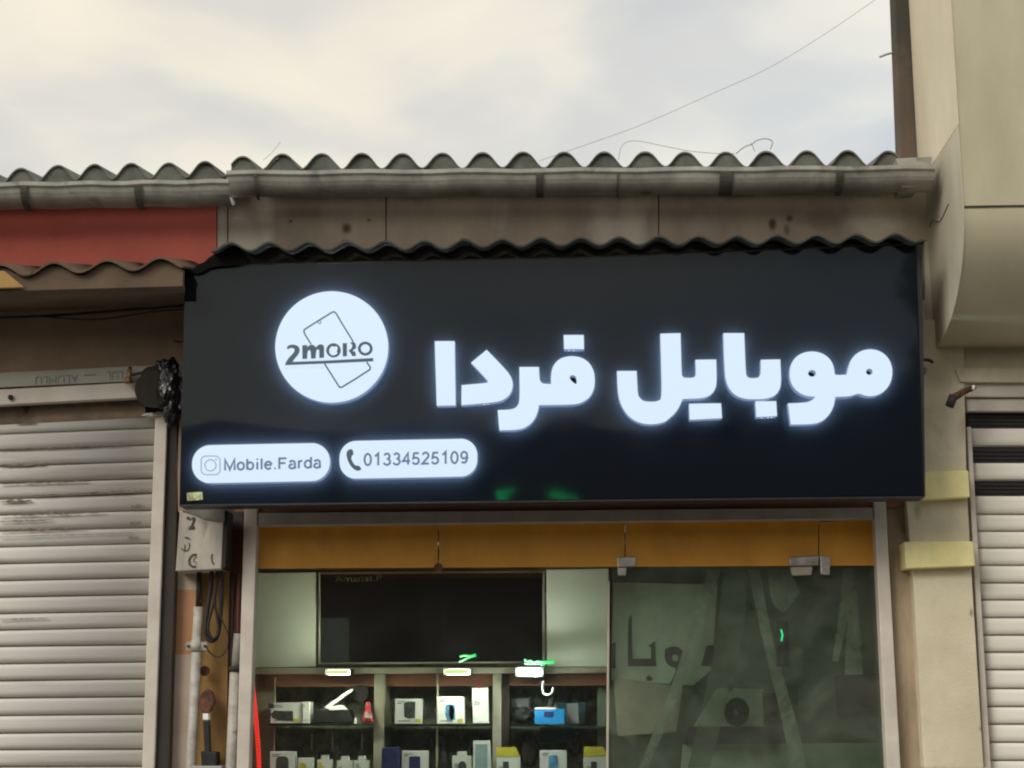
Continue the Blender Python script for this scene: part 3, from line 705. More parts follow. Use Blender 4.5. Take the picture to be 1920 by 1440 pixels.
lam = R2([(1507, 462), (1655, 462), (1662, 620), (1672, 660), (1705, 688), (1750, 693), (1800, 692), (1833, 678), (1844, 630), (1838, 400), (1832, 182)])+R3([(144, 178), (152, 480), (158, 505), (175, 514), (240, 514), (256, 500), (260, 470), (256, 378), (412, 376), (416, 540), (406, 600), (365, 648), (300, 668), (160, 672), (138, 725), (105, 778), (60, 815)])+R2([(1865, 848), (1760, 866), (1660, 848), (1590, 800), (1540, 725), (1514, 640)])
LT['ye_lam'] = [lam]
LT['ye_dots'] = [R3([(208, 708), (448, 704), (455, 816), (212, 828)])]
LT['be_alef'] = [R3([(465, 178), (622, 178), (628, 350), (634, 480), (642, 506), (665, 516), (710, 516), (734, 508), (746, 480), (746, 378), (892, 375), (900, 540), (890, 600), (855, 648), (790, 670), (720, 674), (640, 674), (570, 655), (520, 612), (492, 560), (478, 500), (470, 350)])]
LT['be_dot'] = [R3([(705, 690), (862, 688), (868, 800), (712, 808)])]
LT['mim_waw'] = [R3([(960, 490), (968, 420), (1003, 360), (1060, 325), (1130, 313), (1200, 325), (1260, 365), (1292, 420), (1302, 490), (1330, 493), (1390, 490), (1400, 440), (1425, 370), (1480, 317), (1560, 295), (1640, 310), (1702, 360), (1732, 430), (1733, 500), (1712, 570), (1662, 625), (1595, 652), (1530, 650), (1476, 628), (1430, 648), (1380, 655), (1305, 655), (1296, 720), (1262, 790), (1205, 843), (1130, 862), (970, 864), (950, 705), (1080, 700), (1128, 686), (1155, 655), (1090, 652), (1020, 620), (974, 560)]),
                 R3(ell(1130, 480, 30, 26, 12)), R3(ell(1560, 468, 25, 24, 12))]
INS = .012; BACKGAP = .026; DEP = .046
for k, lp_ in LT.items():
    lt_ = shape('letter', lp_, YF-BACKGAP-DEP, DEP, [M['face'], M['side'], M['black']], sign)
    shape('led_panel', lp_[:1], YF-BACKGAP+.0005, .003, [M['black'], M['black'], M['back']], lt_, inset=INS)  # unseen glowing panel added to throw the halo onto the board
# led dots showing in the open undersides
def dots(pts, parent):
    for a, b in pts:
        q = P(a, b, YF-.045); bm = bmesh.new(); bmesh.ops.create_icosphere(bm, subdivisions=1, radius=.0019); bmesh.ops.translate(bm, verts=bm.verts, vec=q)
        link('led_dot', finish(bm, 'led_dot'), M['led'], parent)
dots([(1067, 657.2), (1076, 657.2), (1084, 656.6)], sign); dots([(891, 758.5), (908, 758.5), (915, 757.5)], sign)
dots([(1302, 788), (1312, 787.6), (1322, 787), (1344, 786), (1428, 783.6), (1440, 783), (1447, 782.6)], sign)

# standing-off bolts carrying the letters
for a, b in ((836, 700), (905, 740), (990, 740), (1075, 720), (1077, 640), (1200, 770), (1250, 660), (1330, 720), (1322, 770), (1376, 660), (1450, 720), (1438, 768), (1510, 740), (1610, 740)):
    q = P(a, b, YF); tube('stud', [q+Vector((0, -BACKGAP-.001, 0)), q], .004, M['black'], sign, smooth=False, seg=6)

def plate(name, loops, label=None):
    o = shape(name, loops, YF-BACKGAP-DEP, DEP, [M['face'], M['side'], M['black']], sign, lim=50)
    shape('led_panel', loops[:1], YF-BACKGAP+.0005, .003, [M['black'], M['black'], M['back']], o, lim=50, inset=INS)
    if label: o['label'] = label
    return o
YT = YF-BACKGAP-DEP-.0025
disc = plate('logo_disc', [ell(622, 650.5, 106, 104.5, 72)], 'round lit white disc with phone outline and shop logo')
def R1(l): return [(480+u/5.54, 520+v/5.54) for u, v in l]
def stroke(name, pts, wpx, mt, parent, Y=YT, closed=False):
    """flat printed line of given pixel width"""
    pts = [Vector(p) for p in pts]; L_ = []; Rr = []
    n = len(pts)
    for i, p in enumerate(pts):
        if closed: a = pts[i-1]; c = pts[(i+1) % n]
        else: a = pts[max(i-1, 0)]; c = pts[min(i+1, n-1)]
        d1 = (p-a).normalized() if (p-a).length > 1e-6 else (c-p).normalized(); d2 = (c-p).normalized() if (c-p).length > 1e-6 else d1
        nn = Vector((-(d1+d2).y, (d1+d2).x)).normalized(); kk = 1/max(nn.dot(Vector((-d1.y, d1.x))), .4)
        L_.append(p+nn*wpx/2*kk); Rr.append(p-nn*wpx/2*kk)
    bm = bmesh.new()
    f0 = [(bm.verts.new(P(a.x, a.y, Y)), bm.verts.new(P(b.x, b.y, Y))) for a, b in zip(L_, Rr)]
    rng = range(n if closed else n-1)
    for i in rng:
        a, b = f0[i], f0[(i+1) % n]; bm.faces.new((a[0], a[1], b[1], b[0]))
    ex = bmesh.ops.extrude_face_region(bm, geom=bm.faces[:]); bmesh.ops.translate(bm, verts=[v for v in ex['geom'] if isinstance(v, bmesh.types.BMVert)], vec=(0, .002, 0))
    return link(name, finish(bm, name), mt, parent)
stroke('phone_outline', R1([(1010, 668), (915, 515), (830, 372), (812, 357), (790, 362), (640, 455), (505, 540), (496, 560), (510, 595), (572, 695)]), 2.6, M['inkdark'], disc)
stroke('phone_outline', R1([(1150, 880), (1188, 935), (1182, 958), (1040, 1050), (890, 1142), (866, 1140), (850, 1115), (712, 898)]), 2.8, M['inkdark'], disc)
stroke('camera_dot', R1(ell(658, 465, 16, 16, 12)), 1.3, M['inkdark'], disc, closed=True)
two = R1([(318, 738), (330, 712), (362, 698), (410, 700), (446, 722), (456, 760), (440, 800), (400, 845), (378, 878), (700, 866), (1218, 838), (1216, 872), (700, 896), (302, 912), (310, 880), (345, 830), (385, 790), (402, 762), (398, 742), (380, 732), (350, 734), (334, 746)])
shape('logo_letter', [two], YT, .002, M['inkdark'], disc)
mm_ = R1([(480, 707), (530, 702), (532, 728), (552, 704), (590, 698), (614, 716), (622, 730), (640, 705), (675, 692), (702, 706), (708, 740), (706, 834), (658, 838), (656, 755), (640, 745), (624, 762), (618, 842), (572, 844), (568, 765), (552, 752), (534, 770), (530, 846), (482, 848)])
shape('logo_letter', [mm_], YT, .002, M['inkdark'], disc)
shape('logo_letter', [R1(ell(805, 758, 76, 74, 28)), R1([(790, 712), (812, 722), (838, 712), (850, 740), (838, 770), (846, 790), (815, 812), (780, 808), (758, 780), (762, 735)])], YT, .002, M['inkdark'], disc)
shape('logo_letter', [R1([(900, 685), (944, 682), (944, 818), (902, 822)])], YT, .002, M['inkdark'], disc)
shape('logo_letter', [R1([(975, 680), (1010, 668), (1038, 690), (1040, 735), (1010, 755), (1000, 765), (1030, 770), (1040, 815), (1000, 818), (985, 790), (960, 760), (985, 745), (998, 725), (1000, 700)])], YT, .002, M['inkdark'], disc)
shape('logo_letter', [R1(ell(1135, 740, 77, 73, 28)), R1(ell(1135, 740, 50, 48, 9, .3))], YT, .002, M['inkdark'], disc)
text('small_print', 'MOBILE FARDA', [(534, 688.5), (610, 686.5), (610, 690.5), (534, 692.5)], YT, .0015, M['inkfaint'], disc, spacing=1.5)

p1 = plate('name_plate', [rrect(360, 830, 618.5, 901.5, 34, 5)], 'lit white pill reading Mobile.Farda beside a camera icon')
def arc(cx, cy_, rx, ry, a0, a1, n=10): return [(cx+rx*math.cos(R(a0+(a1-a0)*i/n)), cy_+ry*math.sin(R(a0+(a1-a0)*i/n))) for i in range(n+1)]
# pen strokes of a plain grotesque, unit cap height, y up; (advance, strokes)
GL = {
 'M': (.92, [[(.08, 0), (.08, 1), (.44, .06), (.80, 1), (.80, 0)]]),
 'o': (.66, [arc(.30, .36, .25, .33, 0, 360, 18)]), 'b': (.66, [[(.07, 1), (.07, 0)], arc(.30, .36, .23, .33, 180, 540, 18)]),
 'd': (.66, [[(.54, 1), (.54, 0)], arc(.30, .36, .24, .33, 0, 360, 18)]), 'i': (.27, [[(.12, 0), (.12, .70)], [(.12, .88), (.12, 1)]]), 'l': (.27, [[(.12, 0), (.12, 1)]]),
 'e': (.64, [[(.07, .39), (.54, .39)], arc(.30, .36, .25, .33, 8, 320, 16)]), '.': (.30, [[(.12, 0), (.12, .12)]]),
 'F': (.72, [[(.08, 0), (.08, .95), (.62, .95)], [(.08, .52), (.54, .52)]]),
 'a': (.64, [arc(.28, .50, .21, .20, 160, 0, 8)+[(.50, .12), (.54, .0)], arc(.27, .20, .21, .19, 70, 360, 12)]),
 'r': (.42, [[(.09, 0), (.09, .70)], arc(.29, .42, .20, .25, 180, 70, 6)]),
 '0': (.66, [arc(.30, .5, .24, .47, 0, 360, 20)]), '1': (.66, [[(.12, .74), (.36, .98), (.36, 0)]]),
 '2': (.66, [arc(.30, .72, .22, .25, 165, -25, 10)+[(.06, .05), (.55, .05)]]), '3': (.66, [arc(.29, .73, .20, .23, 160, -90, 10), arc(.29, .27, .24, .25, 90, -165, 11)]),
 '4': (.66, [[(.43, 0), (.43, .96), (.04, .30), (.58, .30)]]), '5': (.66, [[(.52, .94), (.16, .94), (.10, .50)]+arc(.28, .30, .24, .27, 120, -160, 11)]),
 '9': (.66, [arc(.30, .68, .22, .28, 0, 360, 16), arc(.28, .5, .25, .46, 10, -75, 7)+[(.10, .10)]])}
def lettering(s_, tl, tr, br, bl, wpx, mt, parent, sp=.06):
    """pen-stroke lettering laid out between four photo pixel corners, cap height = full height"""
    total = sum(GL[c][0]+sp for c in s_)-sp-.05; x0 = .05
    tl, tr, br, bl = [Vector(q) for q in (tl, tr, br, bl)]
    for c in s_:
        for k_, st in enumerate(GL[c][1]):
            pts = []
            for (x_, y_) in st:
                u = (x0-.05+x_)/total; q = (tl*(1-u)+tr*u)*y_+(bl*(1-u)+br*u)*(1-y_); pts.append((q.x, q.y))
            stroke('letter_stroke', pts, wpx, mt, parent, Y=YT-.0004*k_)
        x0 += GL[c][0]+sp
lettering('Mobile.Farda', (420, 862), (602, 856), (602, 877), (420, 882), 3.8, M['inkblue'], p1)
stroke('camera_icon', rrect(377, 855, 412.5, 890, 9, 0, 4), 1.8, M['inkpale'], p1, closed=True)
stroke('camera_icon', ell(394.5, 872.5, 10.5, 10.5, 20), 1.8, M['inkpale'], p1, closed=True)
shape('camera_icon', [ell(405, 861.5, 1.6, 1.6, 8)], YT, .0015, M['inkpale'], p1)
p2 = plate('number_plate', [rrect(636.5, 822, 895, 893, 31, 5)], 'lit white pill with a handset icon and a phone number')
lettering('01334525109', (682, 850.5), (878, 846), (878, 868.5), (682, 873), 3.8, M['inkblue'], p2)
def R4(l): return [(340+u/3.31, 800+v/3.31) for u, v in l]
shape('handset_icon', [R4([(1040, 142), (1056, 138), (1066, 150), (1068, 172), (1056, 182), (1054, 200), (1068, 228), (1082, 242), (1096, 240), (1114, 252), (1116, 266), (1100, 275), (1078, 270), (1050, 245), (1030, 205), (1024, 170), (1028, 152)])], YT, .0015, M['inkdark'], p2)

# ---------------------------------------------------------------- cables, pipes, meter box
mb = empty('meter_box', P(375, 1070, -.1), 'dented grey meter box with hand painted numbers under the left end of the sign', 'meter box')
quad('case', [(337, 957), (420, 955), (415, 1067), (329, 1071)], -.10, .14, M['boxmetal'], mb, .004)
quad('side_return', [(420.5, 955), (427, 958), (422, 1062), (415.5, 1067)], -.095, .12, M['dark'], mb)
quad('tilted_flap', [(340, 957), (352, 955), (421, 952), (421, 978), (388, 974), (366, 965)], -.108, .006, M['gutter_dark'], mb)
def stain_shape(name, pts, Y, mt, parent): return shape(name, [pts], Y, .0015, mt, parent)
def R5(l): return [(320+u/9, 940+v/9) for u, v in l]
M['ink_soft'] = mat('faded_black_paint', (.10, .085, .07), .8, .4, 50, bump=0)
stain_shape('painted_numeral', R5([(262, 265), (300, 250), (322, 265), (340, 300), (360, 262), (420, 270), (425, 310), (385, 400), (412, 440), (400, 475), (300, 482), (298, 455), (345, 400), (372, 330), (352, 300), (330, 330), (265, 300)]), -.1018, M['ink_soft'], mb)
stain_shape('painted_numeral', R5([(232, 600), (290, 598), (330, 630), (325, 652), (290, 640), (240, 625)]), -.1018, M['ink_soft'], mb)
stroke('painted_numeral', R5([(182, 790), (200, 820), (240, 838), (290, 825), (315, 780), (320, 730), (300, 700)]), 2.2, M['ink_soft'], mb, Y=-.1018)
stroke('painted_numeral', R5([(240, 730), (236, 800), (245, 835)]), 2.2, M['ink_soft'], mb, Y=-.1018)
stroke('painted_numeral', R5([(440, 900), (375, 905), (330, 950), (310, 1010), (325, 1070), (370, 1105), (430, 1100)]), 4.2, M['ink_soft'], mb, Y=-.1018)
stroke('painted_numeral', R5([(440, 940), (400, 960), (385, 1010), (440, 1050)]), 1.6, M['ink_soft'], mb, Y=-.1018)
stroke('painted_numeral', R5([(700, 890), (690, 960), (705, 1030), (730, 1065)]), 3, M['ink_soft'], mb, Y=-.1018)

def dn(pt, a, b):                              # run a line a-b on to the pavement
    k = (GZ-a.z)/(b.z-a.z); return a+(b-a)*k
pa, pb = P(372, 1138, 0), P(358, 1440, 0)
pipe = empty('conduit_pipe', dn(0, pa, pb), 'spattered white conduit pipe with a saddle clamp, below the meter box', 'pipe')
tube('pipe_body', [pa, pb, dn(0, pa, pb)], .020, M['pipe'], pipe, smooth=False, seg=14)
tube('cable_core', [P(374, 1072, 0), P(372, 1139, 0)], .012, M['cable'], pipe, smooth=False)
quad('saddle_clamp', [(349, 1204), (388, 1204), (388, 1219), (349, 1219)], -.012, .004, M['pipe'], pipe, .001)
tube('clamp_band', [P(369, 1202, 0), P(368, 1221, 0)], .025, M['pipe'], pipe, smooth=False, seg=14)
for x_ in (353, 384): tube('screw', [P(x_, 1211.5, -.012), P(x_, 1211.5, -.018)], .006, M['dark'], pipe, smooth=False)
pa, pb = P(441, 1255, .0), P(433, 1440, .0)
pp = empty('conduit_pipe', dn(0, pa, pb), 'pale square-topped conduit tight against the window jamb', 'pipe')
tube('pipe_body', [pa, pb, dn(0, pa, pb)], .022, M['pipe'], pp, smooth=False, seg=12)
tube('pipe_upper', [P(446, 1188, .0), P(441, 1254, .0)], .017, M['gutter'], pp, smooth=False, seg=12)
tube('pipe_collar', [P(441.3, 1249, .0), P(441, 1259, .0)], .027, M['dark'], pp, smooth=False, seg=12)
tube('cable_stub', [P(449, 1075, 0), P(447, 1130, 0), P(446, 1190, 0)], .008, M['redbrown'], pp)
tube('cable_stub', [P(437, 1075, .01), P(436, 1150, .01), P(434, 1250, .01)], .006, M['cable'], pp)
# cable loops
loops = [([(398, 1065), (394, 1110), (387, 1160), (386, 1190), (396, 1202), (408, 1192), (414, 1150), (417, 1065)], .0085, 'thick black cable loop hanging below the meter box'),
         ([(408, 1065), (400, 1130), (390, 1175), (398, 1197), (410, 1185), (406, 1150), (402, 1120), (410, 1068)], .006, 'thinner black cable twisted inside the thick loop below the meter box'),
         ([(418, 1066), (412, 1110), (416, 1160), (428, 1190), (424, 1220), (408, 1232), (392, 1222), (386, 1210)], .003, 'thin wire dangling lowest below the meter box')]
for i, (l, r_, lab) in enumerate(loops):
    tag(tube('cable_loop', [P(a, b, -.02-.012*i) for a, b in l], r_, M['cable']), lab, 'cable', 'cables below the meter box')
vv = empty('valve', P(388, 1440, .02), 'rusty brown valve with black lever on the ochre wall', 'valve')
shape('valve_body', [[(376, 1300), (388, 1292), (398, 1300), (401, 1318), (392, 1334), (378, 1336), (372, 1322)]], -.01, .05, M['rust'], vv)
quad('white_cap', [(380, 1338), (391, 1338), (391, 1350), (380, 1350)], -.015, .04, M['white'], vv, .003)
quad('lever', [(380, 1351), (392, 1351), (394, 1412), (383, 1412)], -.02, .03, M['black'], vv, .004)
quad('black_box', [(376, 1408), (406, 1410), (406, 1440), (378, 1440)], -.02, .08, M['black'], vv, .004)
quad('grey_foot', [(360, 1436), (416, 1436), (416, 1500), (360, 1500)], -.03, .1, M['greydev'], vv, .004)
tube('stain_knob', [P(384, 1258, .06), P(384, 1258, .03)], .022, M['rust'], vv, smooth=False, seg=12)

# crumpled black plastic round the shutter bearing
def blob(name, c, rad, mt, parent, seed, squash=(1, .6, 1), sub=4):
    bm = bmesh.new(); bmesh.ops.create_icosphere(bm, subdivisions=sub, radius=1)
    for v in bm.verts:
        d = v.co.normalized(); k = 1+.35*noise.noise(d*1.6+Vector((seed, 0, 0)))+.18*abs(noise.noise(d*5+Vector((0, seed, 0))))+.06*noise.noise(d*14)
        v.co = Vector((d.x*rad[0], d.y*rad[1], d.z*rad[2]))*k+c
    return link(name, finish(bm, name), mt, parent)
M['bag'] = mat('crumpled_black_plastic_sheet', (.008, .008, .009), .28, .3, 20, bump=.6, fine=40)
bg_ = empty('wrapped_bearing', P(312, 790, -.1), 'crumpled black plastic wrapped round the shutter bearing left of the sign', 'plastic wrap')
blob('wrap', P(318, 722, -.10), (.052, .05, .10), M['bag'], bg_, 3.3)
blob('wrap', P(324, 765, -.09), (.036, .04, .07), M['bag'], bg_, 8.1)
blob('wrap', P(306, 690, -.11), (.035, .03, .035), M['bag'], bg_, 5.5)
tube('bearing_disc', [P(288, 730, -.12), P(288, 730, -.05)], .078, M['dark'], bg_, smooth=False, seg=28)
tube('bearing_disc', [P(285, 708, -.13), P(286, 708, -.05)], .048, M['black'], bg_, smooth=False, seg=24)
tube('rod', [P(284, 697, -.13), P(262, 700, -.10), P(246, 703, -.08)], .007, M['dark'], bg_)
br = empty('brass_valve', P(243, 720, -.08), 'small tarnished brass fitting on the shutter rail beside the black plastic wrap', 'fitting')
tube('fitting_body', [P(243, 692, -.08), P(242, 717, -.08)], .011, M['brass'], br, smooth=False, seg=10)
tube('fitting_nut', [P(241, 708, -.08), P(241, 719, -.08)], .017, M['brass'], br, smooth=False, seg=6)
tube('fitting_tip', [P(244, 688, -.08), P(244, 694, -.08)], .007, M['dark'], br, smooth=False, seg=8)
# ragged debris at the top of the guide rail
tag(blob('mortar_lump', P(284, 778, -.02), (.035, .02, .009), M['alu'], None, 2.2, sub=3), 'pale mortar lump at the top of the left guide rail', 'mortar')

# wires
def wirething(name, pts, r_, lab, grp, mt=M['cable']): return tag(tube(name, pts, r_, mt), lab, 'wire', grp)
wirething('power_cable', [P(a, b, -.08) for a, b in ((-300, 604), (0, 596), (110, 591), (230, 582), (345, 573))], .0065, 'upper black cable running along the brown wall to the sign', 'cables on the brown wall')
wirething('power_cable', [P(a, b, -.085) for a, b in ((60, 592), (120, 597), (175, 599), (220, 595), (290, 584), (346, 580))], .0035, 'thinner lower black cable sagging below the upper one on the brown wall', 'cables on the brown wall')
wirething('power_cable', [P(a, b, -.05) for a, b in ((325, 638), (335, 641), (347, 640))], .004, 'short cable stub entering the left side of the sign', 'cables on the brown wall')
wirething('overhead_wire', [P(a, b, 1.2) for a, b in ((1010, 302), (1080, 278), (1200, 235), (1330, 178), (1440, 128), (1540, 68), (1640, 0), (1700, -45))], .0013, 'long thin wire rising from the roof across the sky', None, M['wire'])
wirething('loose_wire', [P(a, b, -.1) for a, b in ((1160, 300), (1164, 278), (1176, 266), (1200, 265), (1250, 275), (1300, 284), (1350, 288), (1378, 288))], .0013, 'very thin wire arching low over the middle roof waves', None, M['wire'])
wirething('loose_wire', [P(a, b, -.1) for a, b in ((1380, 288), (1395, 276), (1410, 270), (1418, 264), (1432, 260), (1446, 263), (1448, 270), (1444, 280))], .0024, 'kinked wire scrap standing on the right hand roof waves', None, M['wire'])
wirething('loose_wire', [P(a, b, -.1) for a, b in ((1408, 268), (1412, 276), (1415, 284))], .0018, 'tiny wire fork hanging beneath the kinked wire scrap', None, M['wire'])
wirething('loose_wire', [P(a, b, -.1) for a, b in ((494, 300), (508, 288), (518, 276), (526, 266))], .0011, 'hair thin wire on the roof above the round logo', None, M['wire'])
# pipe stub on the right pillar
st = empty('pipe_bracket', P(1785, 760, -.15), 'dark pipe stub with white tip sticking out by the right shutter head', 'bracket')
tube('stub', [P(1828, 726, -.10), P(1810, 733, -.12), P(1784, 748, -.17)], lambda s: .010+.007*s, M['rust'], st)
tube('stub_end', [P(1788, 742, -.17), P(1780, 762, -.17)], .018, M['dark'], st, smooth=False, seg=10)
tube('white_tip', [P(1826, 723, -.12), P(1825, 731, -.12)], .007, M['white'], st, smooth=False)
hk = empty('wall_hook', P(1735, 680, -.08), 'dark metal hook between the sign edge and the beige pillar', 'hook')
tube('hook_bar', [P(1722, 675, -.1), P(1740, 675, -.1), P(1750, 680, -.1)], .007, M['dark'], hk)
tube('hook_tip', [P(1736, 690, -.1), P(1731, 700, -.1)], .009, M['gutter_dark'], hk, smooth=False)

# ---------------------------------------------------------------- inside the phone shop
YI = .32
inn = empty('display_cabinet', P(810, 1440, YI), 'built-in display cabinet with frosted doors above lit shelves behind the left window', 'cabinet')
inn.location.z = GZ
quad('cabinet_door', [(440, 1075), (592, 1073), (592, 1250), (440, 1252)], YI, .02, M['frost'], inn, .002)
quad('cabinet_door', [(1024, 1068), (1141, 1066), (1141, 1250), (1026, 1250)], YI, .02, M['frost'], inn, .002)
sc = quad('black_screen', [(597, 1073), (1021, 1070), (1021, 1243), (597, 1246)], YI-.004, .015, M['beigetrim'], inn, .002)
sc['label'] = 'wide glossy black glass panel in a beige frame'
quad('screen_glass', [(601, 1077), (1017, 1074), (1017, 1240), (601, 1242)], YI-.007, .004, M['screen'], sc)
text('screen_print', 'Amanat.P', [(628, 1079), (716, 1077), (716, 1089), (628, 1092)], YI-.009, .001, M['gold'], sc)
quad('cabinet_top', [(440, 1050), (1141, 1050), (1141, 1068), (440, 1070)], YI+.01, .1, M['recess'], inn)
quad('ledge', [(440, 1252), (1141, 1251), (1141, 1262), (440, 1264)], YI-.02, .25, M['beigetrim'], inn, .002)
quad('valance', [(500, 1263), (1141, 1262), (1141, 1285), (500, 1288)], YI+.03, .02, M['brownboard'], inn)
YBk = .62
quad('back_panel', [(440, 1262), (712, 1262), (712, 1520), (430, 1520)], YBk, .02, M['olive'], inn)
quad('back_panel', [(712, 1262), (935, 1262), (935, 1520), (712, 1520)], YBk+.002, .02, M['backing'], inn)
quad('back_panel', [(935, 1262), (1150, 1262), (1150, 1520), (935, 1520)], YBk, .02, M['olive'], inn)
quad('side_panel', [(468, 1262), (515, 1262), (513, 1520), (462, 1520)], YI+.1, .02, M['beigetrim'], inn)
quad('divider', [(702, 1262), (722, 1262), (719, 1520), (699, 1520)], YI-.01, .3, M['beigetrim'], inn, .003)
quad('divider', [(924, 1262), (940, 1262), (939, 1520), (922, 1520)], YI-.01, .3, M['beigetrim'], inn, .003)
quad('divider', [(941, 1262), (955, 1262), (954, 1520), (940, 1520)], YI+.02, .27, M['dark_int'], inn)
quad('glass_edge', [(818.5, 1262), (822, 1262), (820, 1520), (816.5, 1520)], YI-.03, .02, M['beigetrim'], inn)
quad('glass_edge', [(514, 1270), (516, 1270), (514, 1520), (512, 1520)], YI-.01, .02, M['beigetrim'], inn)
M['shelfglass'] = mat('dark_green_glass_shelf', (.06, .08, .065), .2, .2, 10, bump=0)
for (a, b, y) in ((500, 700, 1357), (722, 922, 1358), (956, 1140, 1362), (470, 700, 1475), (721, 921, 1475), (955, 1140, 1475)):
    quad('shelf', [(a, y), (b, y), (b, y+3.5), (a, y+3.5)], YI-.04, .3, M['shelfglass'], inn)
for x_ in (584, 623, 678): quad('hanging_rod', [(x_, 1375), (x_+1.6, 1375), (x_+1, 1405), (x_-.6, 1405)], YI+.06, .004, M['beigetrim'], inn)
bm = bmesh.new(); rnd = random.Random(4)
for k_ in range(150):
    px_ = rnd.uniform(520, 1130); py_ = rnd.choice((rnd.uniform(1290, 1350), rnd.uniform(1366, 1440)))
    if 700 < px_ < 722 or 922 < px_ < 955: continue
    c_ = P(px_, py_, YBk-.02-rnd.uniform(0, .05)); w_, h_ = rnd.uniform(.008, .026), rnd.uniform(.015, .05)
    mt4 = Matrix.Translation(c_) @ Matrix.Rotation(rnd.uniform(-.2, .2), 4, 'Y') @ Matrix.Diagonal((w_, .012, h_, 1))
    r_ = bmesh.ops.create_cube(bm, size=1, matrix=mt4)
    for f_ in set(f for v in r_['verts'] for f in v.link_faces): f_.material_index = rnd.choice((0, 0, 1, 2, 3, 3, 4, 5, 5))
for k_ in range(40):                        # thin cords
    c_ = P(rnd.uniform(520, 1130), rnd.uniform(1290, 1420), YBk-.03)
    bmesh.ops.create_cube(bm, size=1, matrix=Matrix.Translation(c_) @ Matrix.Rotation(rnd.uniform(-.5, .5), 4, 'Y') @ Matrix.Diagonal((.002, .002, rnd.uniform(.04, .1), 1)))
st_ = link('hanging_stock', finish(bm, 'hanging_stock'), [M['greydev'], M['black'], M['teal'], M['beigetrim'], M['greyprint'], M['white']], inn); st_['kind'] = 'stuff'
# lower cabinet down to the floor
wbox('base_cabinet', (X(470, 1475, YI), YI-.04, GZ), (X(1140, 1475, YI), YI+.3, P(800, 1479, YI).z), M['beigetrim'], inn)
# shelf lamps
for x0, x1, y0, y1, mk, lab in ((612, 654, 1256.5, 1264.5, 'lamp_yellow', 'leftmost shelf lamp, dim yellowish, above the left display bay'), (834, 880, 1255.5, 1264, 'lamp_yellow', 'middle shelf lamp glowing yellow green under the black screen'), (969, 1016, 1253, 1267, 'lamp_white', 'brightest shelf lamp, white, above the blue box')):
    e_ = empty('shelf_lamp', P((x0+x1)/2, y1, YI-.05), lab, 'lamp', 'shelf lamps under the cabinet')
    shape('lamp_glow', [rrect(x0, y0, x1, y1, (y1-y0)/2.2, 0, 3)], YI-.16, .03, [M[mk], M[mk+'_beam']], e_)
    quad('lamp_case', [(x0-3, y0-2), (x1+3, y0-2), (x1+2, y1+1.5), (x0-2, y1+1.5)], YI-.135, .115, M['black'], e_)

def rc(a, b, c, d): return [(a, b), (c, b), (c, d), (a, d)]
def carton(name, px, Y, depth, mt, lab, cat, prints=(), grp=None, bev=.0015, lean=0):
    xs_ = [p[0] for p in px]; ys_ = [p[1] for p in px]
    e_ = empty(name, P(sum(xs_)/len(xs_), max(ys_), Y+depth/2), lab, cat, grp)
    quad('carton', px, Y, depth, M[mt], e_, bev)
    for nm, pts, mk in prints: shape(nm, [pts], Y-.0012, .002, M[mk], e_)
    if name in ('product_box', 'yellow_top_box', 'tall_box', 'hang_tab_box') and mt == 'white':
        x0_, x1_, y0_, y1_ = min(xs_), max(xs_), min(ys_), max(ys_); w_ = x1_-x0_
        rr_ = random.Random(int(x0_))
        yb_ = (y0_+5 if name == 'product_box' else y0_+(y1_-y0_)*.36)
        for k_ in range(2 if name == 'product_box' else 3):
            xa_ = x0_+w_*.1; xl_ = w_*rr_.uniform(.15, .4)
            shape('print_line', [rc(xa_, yb_+k_*3.2, xa_+xl_, yb_+k_*3.2+1.3)], Y-.0011, .0015, M['greyprint' if k_ % 2 else 'teal'], e_)
        if name == 'product_box' and y1_ < 1400:
            shape('print_line', [rc(x0_+w_*.12, y1_-6, x0_+w_*.55, y1_-4.6)], Y-.0011, .0015, M['greyprint'], e_)
            shape('price_tag', [rc(x1_-w_*.26, y1_-9, x1_-w_*.08, y1_-3)], Y-.0013, .0015, M['yellow'], e_)
    return e_
YC = .26
bx = 'boxed gadgets on the shelves'
carton('product_box', [(508, 1318), (566, 1317), (566, 1356), (507, 1356)], YC, .12, 'white', 'pale box with black speaker picture at the left end of the upper shelf', 'box',
       [('speaker_picture', [(507, 1340), (514, 1332), (530, 1333), (549, 1333), (550, 1352), (530, 1352), (512, 1348)], 'greyprint'), ('label_patch', rc(503, 1319, 513, 1328), 'greyprint')], bx)
carton('product_box', rc(567, 1316, 580, 1356), YC-.01, .12, 'white', 'narrow bright white box standing tight against the speaker picture box', 'box', grp=bx)
bs = empty('folding_stand', P(625, 1356, YC+.05), 'black gadget with a white arm raised at a slant on the upper left shelf', 'gadget')
quad('base', [(588, 1329), (655, 1330), (664, 1356), (586, 1356)], YC, .1, M['black'], bs, .006)
quad('arm', [(607, 1326), (659, 1290), (663, 1294), (614, 1330)], YC+.02, .02, M['white'], bs, .002)
quad('tray', [(610, 1326), (640, 1322), (650, 1331), (618, 1332)], YC-.005, .06, M['white'], bs, .003)
tube('wheel', [P(676, 1300, YC+.06), P(676, 1300, YC+.10)], .035, M['black'], bs, smooth=False, seg=20)
quad('side_tag', rc(664, 1346, 669, 1357), YC-.006, .01, M['white'], bs)
rdb = empty('red_bottle', P(690, 1356, YC), 'small red figure shaped bottle beside the left divider', 'bottle')
bm = bmesh.new()
bs_ = P(690, 1355, YC+.03); top = P(690, 1316, YC+.03); hgt = top.z-bs_.z; prev = None
